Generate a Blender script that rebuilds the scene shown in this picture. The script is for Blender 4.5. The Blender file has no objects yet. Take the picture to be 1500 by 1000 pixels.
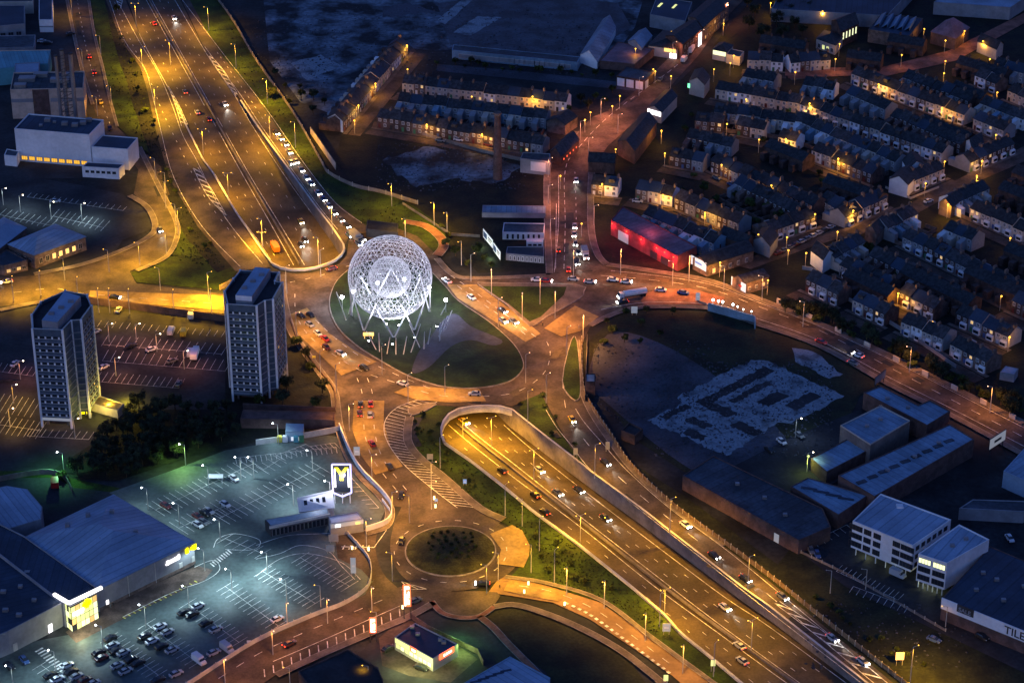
import bpy, math, random
from mathutils import Vector
from mathutils.geometry import tessellate_polygon
random.seed(7)
R = math.radians
scene = bpy.context.scene
col = scene.collection
# ---------------------------------------------------------------- camera, sky, sun, exposure
CAMH, PITCH, FPX = 415.0, R(28.5), 3600.0
cd = bpy.data.cameras.new('camera'); cam = bpy.data.objects.new('camera', cd); col.objects.link(cam)
cam.location = (0, 0, CAMH); cam.rotation_euler = (math.pi/2-PITCH, 0, 0)
cd.sensor_width = 36; cd.lens = 36*FPX/1500; cd.clip_start = 5; cd.clip_end = 6000
scene.camera = cam
w = bpy.data.worlds.new('World'); scene.world = w; w.use_nodes = True
nt = w.node_tree; bg = nt.nodes['Background']
sky = nt.nodes.new('ShaderNodeTexSky'); sky.sky_type = 'NISHITA'; sky.sun_disc = False
SUN_EL, SUN_ROT = R(-1), R(218)
sky.sun_elevation = SUN_EL; sky.sun_rotation = SUN_ROT
sky.ozone_density = 4.0; sky.air_density = 1.2; sky.dust_density = 0.3
nt.links.new(sky.outputs[0], bg.inputs[0]); bg.inputs[1].default_value = SKY_STRENGTH = 1.6
sl = bpy.data.lights.new('afterglow', 'SUN'); sl.energy = 0.19; sl.angle = R(45); sl.color = (0.62, 0.74, 1.0)
so = bpy.data.objects.new('afterglow', sl); col.objects.link(so)
so.rotation_euler = (R(72), 0, R(-38))
scene.view_settings.view_transform = 'Standard'; scene.view_settings.look = 'None'
scene.view_settings.exposure = 0.0; scene.view_settings.gamma = 1
LP = 1.25    # common factor for the lamps' wattage

# ---------------------------------------------------------------- pixel of the photo -> point on a level plane
cp, sp = math.cos(PITCH), math.sin(PITCH)
def P(px, py, z=0.0):
    u = (px-750)/FPX; v = -(py-500)/FPX
    d = Vector((u, cp+v*sp, -sp+v*cp))
    t = (z-CAMH)/d.z
    return Vector((d.x*t, d.y*t, z))
def PP(pts, z=0.0): return [P(a, b, z) for a, b in pts]
def cr(pts, n=6, closed=False):          # smooth curve through points
    out = []; N = len(pts)
    def g(i): return pts[i % N] if closed else pts[max(0, min(N-1, i))]
    for i in range(N if closed else N-1):
        p0, p1, p2, p3 = g(i-1), g(i), g(i+1), g(i+2)
        for k in range(n):
            t = k/n
            out.append(tuple(0.5*((2*b)+(-a+c)*t+(2*a-5*b+4*c-d)*t*t+(-a+3*b-3*c+d)*t**3) for a, b, c, d in zip(p0, p1, p2, p3)))
    if not closed: out.append(tuple(pts[-1]))
    return out
def resample(pts, n):
    L = [0]
    for a, b in zip(pts, pts[1:]): L.append(L[-1]+(Vector(b)-Vector(a)).length)
    out = []; j = 0
    for i in range(n):
        s = L[-1]*i/(n-1)
        while j < len(L)-2 and L[j+1] < s: j += 1
        d = L[j+1]-L[j]; t = (s-L[j])/d if d > 0 else 0
        out.append(Vector(pts[j]).lerp(Vector(pts[j+1]), t))
    return out

# ---------------------------------------------------------------- materials
M = {}
def mat(name, c, rough=.85, var=.3, scale=.25, fine=3.0, metal=0.0, spec=.3, c2=None, lo=.4, hi=.6, bump=0.0, kind=None):
    m = bpy.data.materials.new(name); m.use_nodes = True; n = m.node_tree; b = n.nodes['Principled BSDF']
    b.inputs['Roughness'].default_value = rough; b.inputs['Metallic'].default_value = metal
    b.inputs['Specular IOR Level'].default_value = spec
    geo = n.nodes.new('ShaderNodeNewGeometry')
    t1 = n.nodes.new('ShaderNodeTexNoise'); t1.inputs['Scale'].default_value = scale; t1.inputs['Detail'].default_value = 5
    t2 = n.nodes.new('ShaderNodeTexNoise'); t2.inputs['Scale'].default_value = fine; t2.inputs['Detail'].default_value = 3
    n.links.new(geo.outputs['Position'], t1.inputs['Vector']); n.links.new(geo.outputs['Position'], t2.inputs['Vector'])
    r1 = n.nodes.new('ShaderNodeValToRGB')
    d = c2 if c2 else tuple(x*(1-var) for x in c)
    l = c if c2 else tuple(min(1, x*(1+var)) for x in c)
    r1.color_ramp.elements[0].position = lo; r1.color_ramp.elements[0].color = (*d, 1)
    r1.color_ramp.elements[1].position = hi; r1.color_ramp.elements[1].color = (*l, 1)
    n.links.new(t1.outputs['Fac'], r1.inputs['Fac'])
    mr = n.nodes.new('ShaderNodeMapRange'); mr.inputs[1].default_value = .3; mr.inputs[2].default_value = .7
    mr.inputs[3].default_value = 1-var*.7; mr.inputs[4].default_value = 1+var*.7
    n.links.new(t2.outputs['Fac'], mr.inputs[0])
    vm = n.nodes.new('ShaderNodeVectorMath'); vm.operation = 'SCALE'
    n.links.new(r1.outputs[0], vm.inputs[0]); n.links.new(mr.outputs[0], vm.inputs['Scale'])
    n.links.new(vm.outputs[0], b.inputs['Base Color'])
    if bump:
        bp = n.nodes.new('ShaderNodeBump'); bp.inputs['Strength'].default_value = bump; bp.inputs['Distance'].default_value = .3
        n.links.new(t2.outputs['Fac'], bp.inputs['Height']); n.links.new(bp.outputs[0], b.inputs['Normal'])
    M[name] = m; return m
def emat(name, c, s, sample=False):
    m = bpy.data.materials.new(name); m.use_nodes = True; b = m.node_tree.nodes['Principled BSDF']
    b.inputs['Base Color'].default_value = (*[x*.5 for x in c], 1); b.inputs['Emission Color'].default_value = (*c, 1)
    b.inputs['Emission Strength'].default_value = s
    if not sample: m.cycles.emission_sampling = 'NONE'
    M[name] = m; return m
mat('earth', (.020, .023, .026), var=.5, scale=.05, fine=.6)
mat('asphalt', (.082, .063, .05), var=.34, scale=.11, fine=1.6, rough=.75)
mat('motorway_asphalt', (.088, .066, .040), var=.3, scale=.09, fine=1.4, rough=.7)
mat('old_asphalt', (.092, .068, .056), var=.36, scale=.12, fine=1.0)
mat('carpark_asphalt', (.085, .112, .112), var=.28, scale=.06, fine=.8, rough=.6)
mat('dark_asphalt', (.032, .034, .040), var=.3, scale=.08, fine=.8)
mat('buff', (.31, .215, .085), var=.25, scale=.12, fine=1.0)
mat('brown_paving', (.12, .085, .07), var=.3, scale=.3, fine=2.0)
mat('paving', (.16, .13, .11), var=.25, scale=.2, fine=1.5)
mat('red_paving', (.25, .11, .08), var=.3, scale=.2, fine=1.5)
mat('kerb', (.28, .25, .23), var=.25, scale=.4, fine=2)
mat('paint', (.75, .73, .68), var=.35, scale=.5, fine=2.5)
mat('yellow_paint', (.7, .62, .12), var=.25, scale=.5, fine=2.5)
mat('grass', (.036, .066, .006), c2=(.015, .028, .004), var=.5, scale=.12, fine=1.4, bump=.5)
mat('night_grass', (.016, .034, .007), c2=(.006, .014, .004), var=.5, scale=.15, fine=1.0, bump=.5)
mat('mound_grass', (.060, .060, .016), c2=(.028, .028, .010), var=.5, scale=.3, fine=1.6, bump=.8)
mat('dull_grass', (.026, .032, .014), c2=(.010, .013, .008), var=.5, scale=.1, fine=1.0, bump=.5)
mat('scrub', (.016, .019, .012), c2=(.006, .008, .009), var=.6, scale=.15, fine=1.0, bump=.6)
mat('rubble', (.17, .22, .27), c2=(.018, .022, .028), var=.6, scale=.07, fine=.5, lo=.42, hi=.62)
mat('slab', (.24, .29, .33), c2=(.07, .085, .10), var=.45, scale=.16, fine=1.3, lo=.3, hi=.5)
mat('gravel', (.06, .066, .085), var=.35, scale=.05, fine=1.0)
mat('concrete', (.20, .175, .165), var=.22, scale=.15, fine=1.0)
mat('pale_concrete', (.55, .54, .52), var=.15, scale=.2, fine=1.5)
mat('white_wall', (.80, .81, .84), var=.08, scale=.1, fine=.8)
mat('cream_wall', (.52, .46, .40), var=.1, scale=.3, fine=1.0)
mat('peach_wall', (.58, .45, .36), var=.12, scale=.3, fine=1.0)
mat('blue_paving', (.045, .05, .085), var=.3, scale=.1, fine=1.0)
mat('panel', (.17, .21, .28), var=.15, scale=.3, fine=1.5)
mat('grey_wall', (.27, .28, .31), var=.12, scale=.2, fine=1.0)
mat('brick', (.085, .055, .05), var=.3, scale=.5, fine=3)
mat('pale_brick', (.16, .115, .10), var=.3, scale=.5, fine=3)
mat('brown_wall', (.12, .075, .068), var=.2, scale=.4, fine=1.5)
mat('red_wall', (.24, .06, .06), var=.2, scale=.4, fine=1.5)
mat('slate', (.026, .030, .036), var=.35, scale=.8, fine=2.5, rough=.55)
mat('slate_b', (.045, .047, .055), var=.35, scale=.8, fine=2.5, rough=.6)
mat('felt_roof', (.045, .06, .08), var=.35, scale=.1, fine=.8, rough=.6)
mat('blue_roof', (.26, .36, .48), var=.12, scale=.08, fine=1.2, rough=.5)
mat('navy_roof', (.03, .05, .085), var=.2, scale=.08, fine=1.0, rough=.6)
mat('steel_roof', (.18, .29, .40), var=.2, scale=.1, fine=1.0, rough=.5)
mat('teal_roof', (.10, .33, .40), var=.12, scale=.1, fine=1.0, rough=.5)
mat('purple_roof', (.20, .13, .16), var=.25, scale=.15, fine=1.0, rough=.6)
mat('white_steel', (.88, .88, .90), var=.03, rough=.4)
mat('steel', (.30, .30, .31), var=.1, rough=.45, metal=.6)
mat('post', (.5, .48, .42), var=.08, rough=.6)
mat('tan_asphalt', (.24, .15, .08), var=.18, scale=.1, fine=1.0)
mat('dark_metal', (.05, .05, .055), var=.2, rough=.5)
mat('glass', (.025, .03, .04), var=.1, rough=.12, spec=.8)
mat('facade_dark', (.07, .10, .14), var=.2, scale=.3, fine=2)
mat('bark', (.06, .045, .03), var=.3, scale=1, fine=4)
mat('leaf', (.042, .062, .014), var=.6, scale=.6, fine=2.5)
mat('leaf_dark', (.028, .038, .018), var=.6, scale=.6, fine=2.5)
mat('timber', (.16, .11, .07), var=.3, scale=.8, fine=3)
mat('rubber', (.02, .02, .02), var=.1)
mat('skin', (.45, .3, .22), var=.05)
for nm, c in dict(white=(.75, .75, .76), silver=(.45, .47, .5), black=(.02, .02, .022), red=(.5, .03, .02), blue=(.06, .12, .3), grey=(.16, .17, .18),
                  darkred=(.12, .02, .02), yellow=(.7, .5, .04), orange=(.75, .2, .02), green=(.05, .2, .1)).items():
    mat('car_'+nm, c, rough=.35, var=.04, spec=.6)
def seamed(o, name, ang, gap=1.6, dark=.72):
    key = f'{name}_seams_{round(ang, 2)}_{gap}'
    if key not in M:
        m = M[name].copy(); m.name = key; n = m.node_tree; b = n.nodes['Principled BSDF']; src = b.inputs['Base Color'].links[0].from_socket
        geo = n.nodes.new('ShaderNodeNewGeometry'); dt = n.nodes.new('ShaderNodeVectorMath'); dt.operation = 'DOT_PRODUCT'; dt.inputs[1].default_value = (math.cos(ang)/gap, math.sin(ang)/gap, 0)
        n.links.new(geo.outputs['Position'], dt.inputs[0]); fr = n.nodes.new('ShaderNodeMath'); fr.operation = 'FRACT'; n.links.new(dt.outputs['Value'], fr.inputs[0])
        lt = n.nodes.new('ShaderNodeMath'); lt.operation = 'LESS_THAN'; lt.inputs[1].default_value = .16; n.links.new(fr.outputs[0], lt.inputs[0])
        fl = n.nodes.new('ShaderNodeMath'); fl.operation = 'FLOOR'; n.links.new(dt.outputs['Value'], fl.inputs[0]); wn = n.nodes.new('ShaderNodeTexWhiteNoise'); wn.noise_dimensions = '1D'; n.links.new(fl.outputs[0], wn.inputs['W'])
        mr = n.nodes.new('ShaderNodeMapRange'); mr.inputs[3].default_value = .86; mr.inputs[4].default_value = 1.1; n.links.new(wn.outputs[0], mr.inputs[0])
        mu = n.nodes.new('ShaderNodeMath'); mu.operation = 'MULTIPLY'; mu.inputs[1].default_value = dark-1; n.links.new(lt.outputs[0], mu.inputs[0]); ad = n.nodes.new('ShaderNodeMath'); ad.operation = 'ADD'; n.links.new(mu.outputs[0], ad.inputs[0]); n.links.new(mr.outputs[0], ad.inputs[1])
        vm = n.nodes.new('ShaderNodeVectorMath'); vm.operation = 'SCALE'; n.links.new(src, vm.inputs[0]); n.links.new(ad.outputs[0], vm.inputs['Scale']); n.links.new(vm.outputs[0], b.inputs['Base Color'])
        M[key] = m
    o.data.materials[0] = M[key]
emat('sodium', (1, .50, .05), 4.5); emat('warm_white', (1, .82, .55), 12); emat('white_bulb', (.85, .95, 1), 22)
emat('pink_bulb', (1, .55, .32), 5); emat('flood', (.93, .93, 1), 60); emat('head', (1, .97, .9), 24); emat('tail', (1, .06, .02), 5)
emat('amber_lit', (1, .50, .05), 1.1); emat('window_lit', (1, .62, .2), .9); emat('shop_lit', (.95, 1, .55), 1.3); emat('red_lit', (1, .12, .04), 3); emat('sign_white', (1, .95, .97), 3.0)
emat('sign_lilac', (.62, .58, 1), 1.3); emat('sign_yellow', (1, .86, 0), 1.8); emat('sign_warm', (1, .55, .15), 2.0); emat('poster', (.85, .88, .95), .75); emat('poster_dim', (.7, .74, .8), .25)
emat('green_glow', (.2, 1, .45), 2); emat('sign_blue', (.25, .45, .9), .5); emat('yellow_lit', (.9, .95, .35), 1.0); emat('bollard_lit', (1, .72, .3), 6)

# ---------------------------------------------------------------- mesh helpers
class MB:
    def __init__(s): s.v = []; s.f = []; s.m = []; s.k = 0
    def add(s, vs, fs):
        o = len(s.v); s.v += [tuple(v) for v in vs]
        for f in fs: s.f.append([i+o for i in f]); s.m.append(s.k)
        return s
    def box(s, x0, x1, y0, y1, z0, z1):
        return s.add([(x0,y0,z0),(x1,y0,z0),(x1,y1,z0),(x0,y1,z0),(x0,y0,z1),(x1,y0,z1),(x1,y1,z1),(x0,y1,z1)],
                     [(3,2,1,0),(4,5,6,7),(0,1,5,4),(1,2,6,5),(2,3,7,6),(3,0,4,7)])
    def poly(s, pts, z=None):
        pts = [Vector((p[0], p[1], p[2] if z is None and len(p) > 2 else (z or 0))) for p in pts]
        for t in tessellate_polygon([pts]): s._tri(pts, t)
        return s
    def _tri(s, pts, t):
        a, b, c = [pts[i] for i in t]
        if (b-a).cross(c-a).z < 0: b, c = c, b
        s.add([a, b, c], [(0, 1, 2)])
    def prism(s, pts, z0, z1, top=True):
        n = len(pts); A = sum(pts[i][0]*pts[(i+1) % n][1]-pts[(i+1) % n][0]*pts[i][1] for i in range(n))
        if A < 0: pts = pts[::-1]
        for i in range(n):
            a, b = pts[i], pts[(i+1) % n]
            s.add([(a[0],a[1],z0),(b[0],b[1],z0),(b[0],b[1],z1),(a[0],a[1],z1)], [(0,1,2,3)])
        if top: s.poly([(p[0], p[1]) for p in pts], z1)
        return s
    def tube(s, a, b, r, n=6, r2=None):
        a = Vector(a); b = Vector(b); d = (b-a).normalized(); r2 = r if r2 is None else r2
        u = d.cross(Vector((0,0,1))) if abs(d.z) < .95 else d.cross(Vector((1,0,0)))
        u.normalize(); v = d.cross(u); vs = []
        for k in range(n):
            t = 2*math.pi*k/n; o = u*math.cos(t)+v*math.sin(t); vs += [a+o*r, b+o*r2]
        return s.add(vs, [(2*k, 2*((k+1) % n), 2*((k+1) % n)+1, 2*k+1) for k in range(n)]+[tuple(2*k+1 for k in range(n)), tuple(2*k for k in range(n-1, -1, -1))])
    def ball(s, c, r, n=8, m=5, sz=1.0):
        vs = [(c[0], c[1], c[2]+r*sz)]
        for i in range(1, m):
            ph = math.pi*i/m
            for k in range(n):
                t = 2*math.pi*k/n; vs.append((c[0]+r*math.sin(ph)*math.cos(t), c[1]+r*math.sin(ph)*math.sin(t), c[2]+r*sz*math.cos(ph)))
        vs.append((c[0], c[1], c[2]-r*sz)); fs = [(0, 1+k, 1+(k+1) % n) for k in range(n)]
        for i in range(m-2):
            for k in range(n): a = 1+i*n; fs.append((a+k, a+n+k, a+n+(k+1) % n, a+(k+1) % n))
        a = 1+(m-2)*n; L = len(vs)-1
        fs += [(L, a+(k+1) % n, a+k) for k in range(n)]
        return s.add(vs, fs)
    def beam(s, a, b, wd, z0, z1):     # upright wall from a to b
        a = Vector((a[0], a[1])); b = Vector((b[0], b[1])); d = (b-a).normalized(); n = Vector((-d.y, d.x))*wd/2
        return s.prism([a-n, b-n, b+n, a+n], z0, z1)
    def ribbon(s, pts, wd, z=None, off=0.0):
        pts = [Vector(p) for p in pts]; vs = []
        for i, p in enumerate(pts):
            d = pts[min(i+1, len(pts)-1)]-pts[max(i-1, 0)]; n = Vector((-d.y, d.x, 0)).normalized()
            zz = p.z if z is None else z
            for k in (-.5, .5):
                q = p+n*(off+k*wd); vs.append((q.x, q.y, zz))
        return s.add(vs, [(2*i, 2*i+2, 2*i+3, 2*i+1)[::-1] for i in range(len(pts)-1)])
    def dashes(s, pts, wd, dash, gap, z=None, off=0.0):
        L = sum((Vector(b)-Vector(a)).length for a, b in zip(pts, pts[1:])); n = max(2, int(L/1.0))
        q = resample(pts, n+1); st = L/n; i = 0
        per = max(2, round((dash+gap)/st)); dn = max(1, round(dash/st))
        while i+dn <= n: s.ribbon(q[i:i+dn+1], wd, z, off); i += per
        return s
    def mesh(s, name, mats):
        me = bpy.data.meshes.new(name); me.from_pydata(s.v, [], s.f)
        for m in (mats if isinstance(mats, (list, tuple)) else [mats]): me.materials.append(M[m])
        if isinstance(mats, (list, tuple)):
            me.polygons.foreach_set('material_index', s.m)
        me.update(); return me
    def build(s, name, mats, parent=None):
        o = bpy.data.objects.new(name, s.mesh(name, mats)); col.objects.link(o)
        if parent: o.parent = parent
        return o
def tag(o, label=None, cat=None, group=None, kind=None):
    if label: o['label'] = label
    if cat: o['category'] = cat
    if group: o['group'] = group
    if kind: o['kind'] = kind
    return o
def thing(name, label, cat, loc=(0, 0, 0), rz=0, group=None):
    o = bpy.data.objects.new(name, None); o.empty_display_size = .5; col.objects.link(o)
    o.location = loc; o.rotation_euler = (0, 0, rz); return tag(o, label, cat, group)
def struct(mb, name, m, label=None): return tag(mb.build(name, m), kind='structure')
def kids(o): return KID.get(o.name, [])
KID = {}
def reg(root):
    def walk(o):
        KID[o.name] = [c for c in col.objects if c.parent == o]
        for c in KID[o.name]: walk(c)
    walk(root); return root
def dup(o, loc=None, rz=None, label=None, group=None, scale=None, top=True, parent=None):
    c = o.copy(); col.objects.link(c)
    if parent: c.parent = parent
    if loc is not None: c.location = loc
    if rz is not None: c.rotation_euler = (0, 0, rz)
    if scale is not None: c.scale = scale
    if label: c['label'] = label
    if group: c['group'] = group
    KID[c.name] = [dup(k, parent=c) for k in kids(o)]
    return c
def setmat(o, name, slot=0):
    o.material_slots[slot].link = 'OBJECT'; o.material_slots[slot].material = M[name]
ORD = 'first second third fourth fifth sixth seventh eighth ninth tenth eleventh twelfth thirteenth fourteenth fifteenth sixteenth seventeenth eighteenth nineteenth twentieth'.split()
def ordw(i):
    if i < 20: return ORD[i]
    t = {2: 'twenty', 3: 'thirty', 4: 'forty', 5: 'fifty', 6: 'sixty', 7: 'seventy'}[(i+1)//10]
    return t.replace('y', 'ieth') if (i+1) % 10 == 0 else t+'-'+ORD[(i+1) % 10-1]
def light(kind, parent, loc, power, color, radius=.25, spot=150, rot=(0, 0, 0), blend=.6):
    l = bpy.data.lights.new('lamp_light', kind); l.energy = power*LP; l.color = color; l.shadow_soft_size = radius
    if kind == 'SPOT': l.spot_size = R(spot); l.spot_blend = blend
    o = bpy.data.objects.new('lamp_light', l); col.objects.link(o); o.location = loc; o.rotation_euler = rot
    if parent: o.parent = parent
    return o
# ---------------------------------------------------------------- levels: the motorway dives under the roundabout
Y1, Y2, Y3, Y4, Y5 = P(300,150).y, P(450,386).y, P(700,602).y, P(750,1000).y, P(750,1130).y
def zm(Y):
    if Y >= Y1: return .03
    if Y > Y2:
        t = (Y1-Y)/(Y1-Y2); return .03-6.5*t*t*(3-2*t)
    if Y > Y3: return -6.47
    if Y > Y4: return -6.47+3.6*(Y3-Y)/(Y3-Y4)
    if Y > Y5: return -2.87+2.9*(Y4-Y)/(Y4-Y5)
    return .03
def PM(px, py, dz=0.0):
    z = 0.0
    for _ in range(30): z = .5*z+.5*zm(P(px, py, z).y)
    return P(px, py, z+dz)
def PPM(pts, dz=.03): return [PM(a, b, dz) for a, b in pts]
UL = [(176,-30),(212,70),(245,130),(258,150),(273,185),(298,235),(313,255),(345,310),(378,358),(391,377),(400,388)]
UR = [(250,-30),(300,75),(347,142),(375,185),(422,250),(462,305),(487,337),(502,360)]
UARC = [(400,388),(412,394),(435,397),(455,395),(475,390),(492,382),(502,372),(504,365),(502,360)]
LARC = [(652,650),(647,636),(650,621),(660,608),(675,601),(695,598),(720,597),(738,599),(750,603)]
LL = [(652,650),(690,676),(735,711),(782,750),(850,800),(925,860),(977,904),(996,927),(1040,962),(1085,1000),(1200,1095)]
LR = [(750,603),(790,635),(870,697),(942,750),(980,780),(1092,867),(1125,890),(1265,1000),(1385,1095)]
uarc = PP(cr(UARC, 3)); larc = PP(cr(LARC, 3))
ul = PP(UL); ur = PP(UR); ll = PP(LL); lr = PP(LR)
def cut(pts):
    out = []
    for a, b in zip(pts, pts[1:]):
        if a.y > Y1+.5 >= b.y: t = (a.y-Y1-.5)/(a.y-b.y); out.append(a.lerp(b, t))
        if b.y <= Y1+.5: out.append(b.copy())
    return out
ulh = cut(ul); urh = cut(ur)
hole_u = ulh+uarc[1:]+urh[::-1][1:]
hole_l = larc[::-1]+ll[1:]+lr[::-1][:-1]
outer = [Vector((-2600,-300,0)), Vector((2600,-300,0)), Vector((2600,5000,0)), Vector((-2600,5000,0))]
g = MB(); loops = [outer, hole_u, hole_l]; flat = [p for l in loops for p in l]
for t in tessellate_polygon(loops): g._tri(flat, t)
struct(g, 'ground', 'earth')
def strip(L, Rr, n, dz=0.0, m=7):
    a = resample(L, n); b = resample(Rr, n); s = MB(); vs = []
    for p, q in zip(a, b):
        for k in range(m): r = p.lerp(q, k/(m-1)); vs.append((r.x, r.y, zm(r.y)+dz))
    return s.add(vs, [(i*m+k, i*m+k+1, (i+1)*m+k+1, (i+1)*m+k)[::-1] for i in range(n-1) for k in range(m-1)])
struct(strip(ul, ur, 90), 'motorway', 'motorway_asphalt')
struct(strip([ul[-1]]+[ll[0]], [ur[-1]]+[lr[0]], 30), 'underpass_road', 'motorway_asphalt')
struct(strip(ll, lr, 90), 'motorway', 'motorway_asphalt')
# retaining walls and underpass
def rwall(name, pts, cap, top, label, cat, fixed=None, outw=.45, flip=1):
    s = MB(); pts = resample(pts, max(8, int(sum((b-a).length for a, b in zip(pts, pts[1:]))/4)))
    for i, p in enumerate(pts):
        d = pts[min(i+1, len(pts)-1)]-pts[max(i-1, 0)]; n = Vector((-d.y, d.x, 0)).normalized()*outw*flip
        zb = fixed if fixed is not None else min(-.4, zm(p.y)-.3)
        s.v += [(p.x, p.y, zb), (p.x, p.y, top), (p.x+n.x, p.y+n.y, top), (p.x+n.x, p.y+n.y, zb)]
    for i in range(len(pts)-1):
        for k in range(4): s.f.append([4*i+k, 4*i+(k+1) % 4, 4*i+4+(k+1) % 4, 4*i+4+k]); s.m.append(0)
    o = s.build(name, cap); tag(o, label, cat); c = MB()
    for i, p in enumerate(pts):
        d = pts[min(i+1, len(pts)-1)]-pts[max(i-1, 0)]; n = Vector((-d.y, d.x, 0)).normalized()*flip
        c.v += [tuple(p-n*.12+Vector((0,0,top+.003))), tuple(p+n*(outw+.12)+Vector((0,0,top+.003)))]
    for i in range(len(pts)-1): c.f.append([2*i, 2*i+1, 2*i+3, 2*i+2]); c.m.append(0)
    c.build('coping', 'pale_concrete', o); return o
rwall('retaining_wall', ulh, 'concrete', .7, 'low concrete retaining wall between the upper motorway and its left slip road', 'wall', flip=-1)
rwall('retaining_wall', urh, 'concrete', .9, 'concrete retaining wall beside the slip road with the queue of cars', 'wall')
rwall('retaining_wall', ll, 'pale_concrete', .8, 'pale concrete wall along the grass bank left of the sunken motorway', 'wall', flip=-1)
rwall('retaining_wall', lr, 'concrete', .9, 'tall concrete retaining wall right of the sunken motorway', 'wall')
rwall('tunnel_portal', uarc, 'pale_concrete', 1.0, 'curved concrete parapet where the upper motorway goes under the roundabout', 'portal', fixed=-1.7, flip=-1)
rwall('tunnel_portal', larc, 'pale_concrete', 1.0, 'curved concrete parapet where the motorway comes out below the roundabout', 'portal', fixed=-1.7)
s = MB(); s.poly([(p.x, p.y) for p in uarc[::-1]+larc], -1.7); deck = struct(s, 'underpass_ceiling', 'concrete')
s = MB(); s.beam(uarc[0], larc[0], .4, -6.8, -1.6); struct(s, 'underpass_wall', 'concrete')
s = MB(); s.beam(uarc[-1], larc[-1], .4, -6.8, -1.6); struct(s, 'underpass_wall', 'concrete')

# ---------------------------------------------------------------- flat areas, each a sheet above the one below
LZ = {'v': .02}
def jag(pts, amp=3.0, step=7.0):
    rr = random.Random(int(pts[0][0]*7+pts[0][1])); out = []
    for i, p in enumerate(pts):
        q = pts[(i+1) % len(pts)]; n = max(1, int(math.hypot(q[0]-p[0], q[1]-p[1])/step))
        for k in range(n): t = k/n; out.append((p[0]+(q[0]-p[0])*t+rr.uniform(-amp, amp)*(k > 0), p[1]+(q[1]-p[1])*t+rr.uniform(-amp, amp)*.6*(k > 0)))
    return out
def area(name, pts, m, smooth=0, z=None):
    if z is None: LZ['v'] += .004; z = LZ['v']
    pp = cr(pts, smooth, True) if smooth else pts
    s = MB(); s.poly([(q.x, q.y) for q in PP(pp)], z)
    return struct(s, name, m)
area('waste_ground', [(380,-60),(960,-60),(930,40),(905,75),(850,95),(640,75),(590,70),(520,150),(480,165),(440,150),(395,90)], 'rubble')
area('concrete_yard', [(640,5),(780,-10),(905,5),(925,40),(850,86),(660,66)], 'felt_roof')
area('lane', [(640,94),(760,104),(940,124),(936,134),(760,116),(640,104)], 'gravel')
area('concrete_strip', jag([(640,30),(690,-10),(702,-8),(652,36)], 1.5), 'slab')
area('concrete_strip', jag([(700,24),(735,26),(690,52),(664,48)], 1.5), 'slab')
area('concrete_strip', jag([(560,10),(600,4),(640,18),(560,26)], 3), 'gravel')
area('concrete_strip', jag([(425,92),(470,80),(500,96),(450,118)], 3), 'slab')
area('waste_ground', [(500,195),(620,200),(800,245),(803,395),(700,400),(655,345),(600,300),(520,272),(492,240)], 'scrub')
area('waste_ground', jag([(560,235),(620,215),(700,225),(770,245),(720,270),(660,262),(610,275)], 5, 8), 'rubble')
area('pavement', [(608,185),(700,205),(800,232),(798,242),(700,222),(606,197)], 'gravel')
area('street', [(500,190),(520,188),(620,85),(600,66),(590,66)], 'old_asphalt')
area('street', [(590,134),(845,168),(842,176),(700,164),(570,146)], 'old_asphalt')
area('street', [(545,186),(720,214),(800,232),(800,224),(725,206),(548,178)], 'old_asphalt')
area('residential_ground', [(862,250),(940,175),(1030,85),(1100,0),(1160,-60),(1700,-60),(1700,700),(1500,622),(1400,572),(1300,522),(1190,470),(1040,412),(890,388),(866,340)], 'scrub')
area('waste_ground', [(905,460),(950,452),(1050,452),(1100,472),(1200,507),(1300,562),(1260,580),(1240,620),(1150,690),(1210,745),(1000,690),(925,640),(870,560),(862,500)], 'dull_grass')
area('waste_ground', [(862,555),(900,600),(1000,680),(1060,700),(1160,660),(1060,560),(960,500),(890,490)], 'gravel', 4)
def uv(u, v): return (948+172*u+117*v, 616-88*u+52*v)
def rect(u0, u1, v0, v1, amp=2.3): return jag([uv(u0,v0), uv(u1,v0), uv(u1,v1), uv(u0,v1)], amp, 4)
area('concrete_slab', jag([uv(0,0), uv(.3,.0), uv(.32,-.1), uv(.95,-.1), uv(1,0), uv(1,1), uv(.55,1), uv(.5,.9), uv(0,1)], 3.4, 6), 'slab')
for q in ((.35,.95,.08,.2),(.35,.43,.2,.5),(.5,.82,.28,.36),(.6,.78,.48,.64),(.08,.3,.04,.12),(.68,.9,.72,.86),(.03,.1,.4,.62),(.28,.36,.62,.92),(.15,.22,.25,.5)): area('cleared_patch', rect(*q), 'dark_asphalt')
area('concrete_slab', jag([(1160,510),(1190,515),(1235,548),(1215,555),(1165,530)], 4), 'slab')
[].append(0) if True else area('cleared_patch', jag([(1022,577),(1050,562),(1115,537),(1150,545),(1110,565),(1118,580),(1085,585),(1070,612),(1038,608),(1045,590)], 2.5, 5), 'dark_asphalt')
for q in () and ([(960,612),(985,602),(1000,612),(975,622)],[(1085,555),(1125,548),(1130,553),(1095,563)],[(1000,625),(1020,618),(1028,640),(1012,636)],[(1120,575),(1140,560),(1165,565),(1150,580)],[(1085,635),(1120,622),(1125,628),(1090,645)],[(1175,560),(1195,558),(1205,572),(1190,578)]): area('cleared_patch', jag(q, 2.5, 4), 'dark_asphalt')
area('yard', [(1060,690),(1160,640),(1260,600),(1300,660),(1160,745)], 'dark_asphalt')
area('yard', [(1160,800),(1255,770),(1380,875),(1540,960),(1560,1060),(1340,1000),(1230,900)], 'dark_asphalt')
area('waste_ground', [(1130,840),(1160,800),(1240,860),(1500,985),(1600,1060),(1400,1060)], 'dull_grass')
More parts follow.
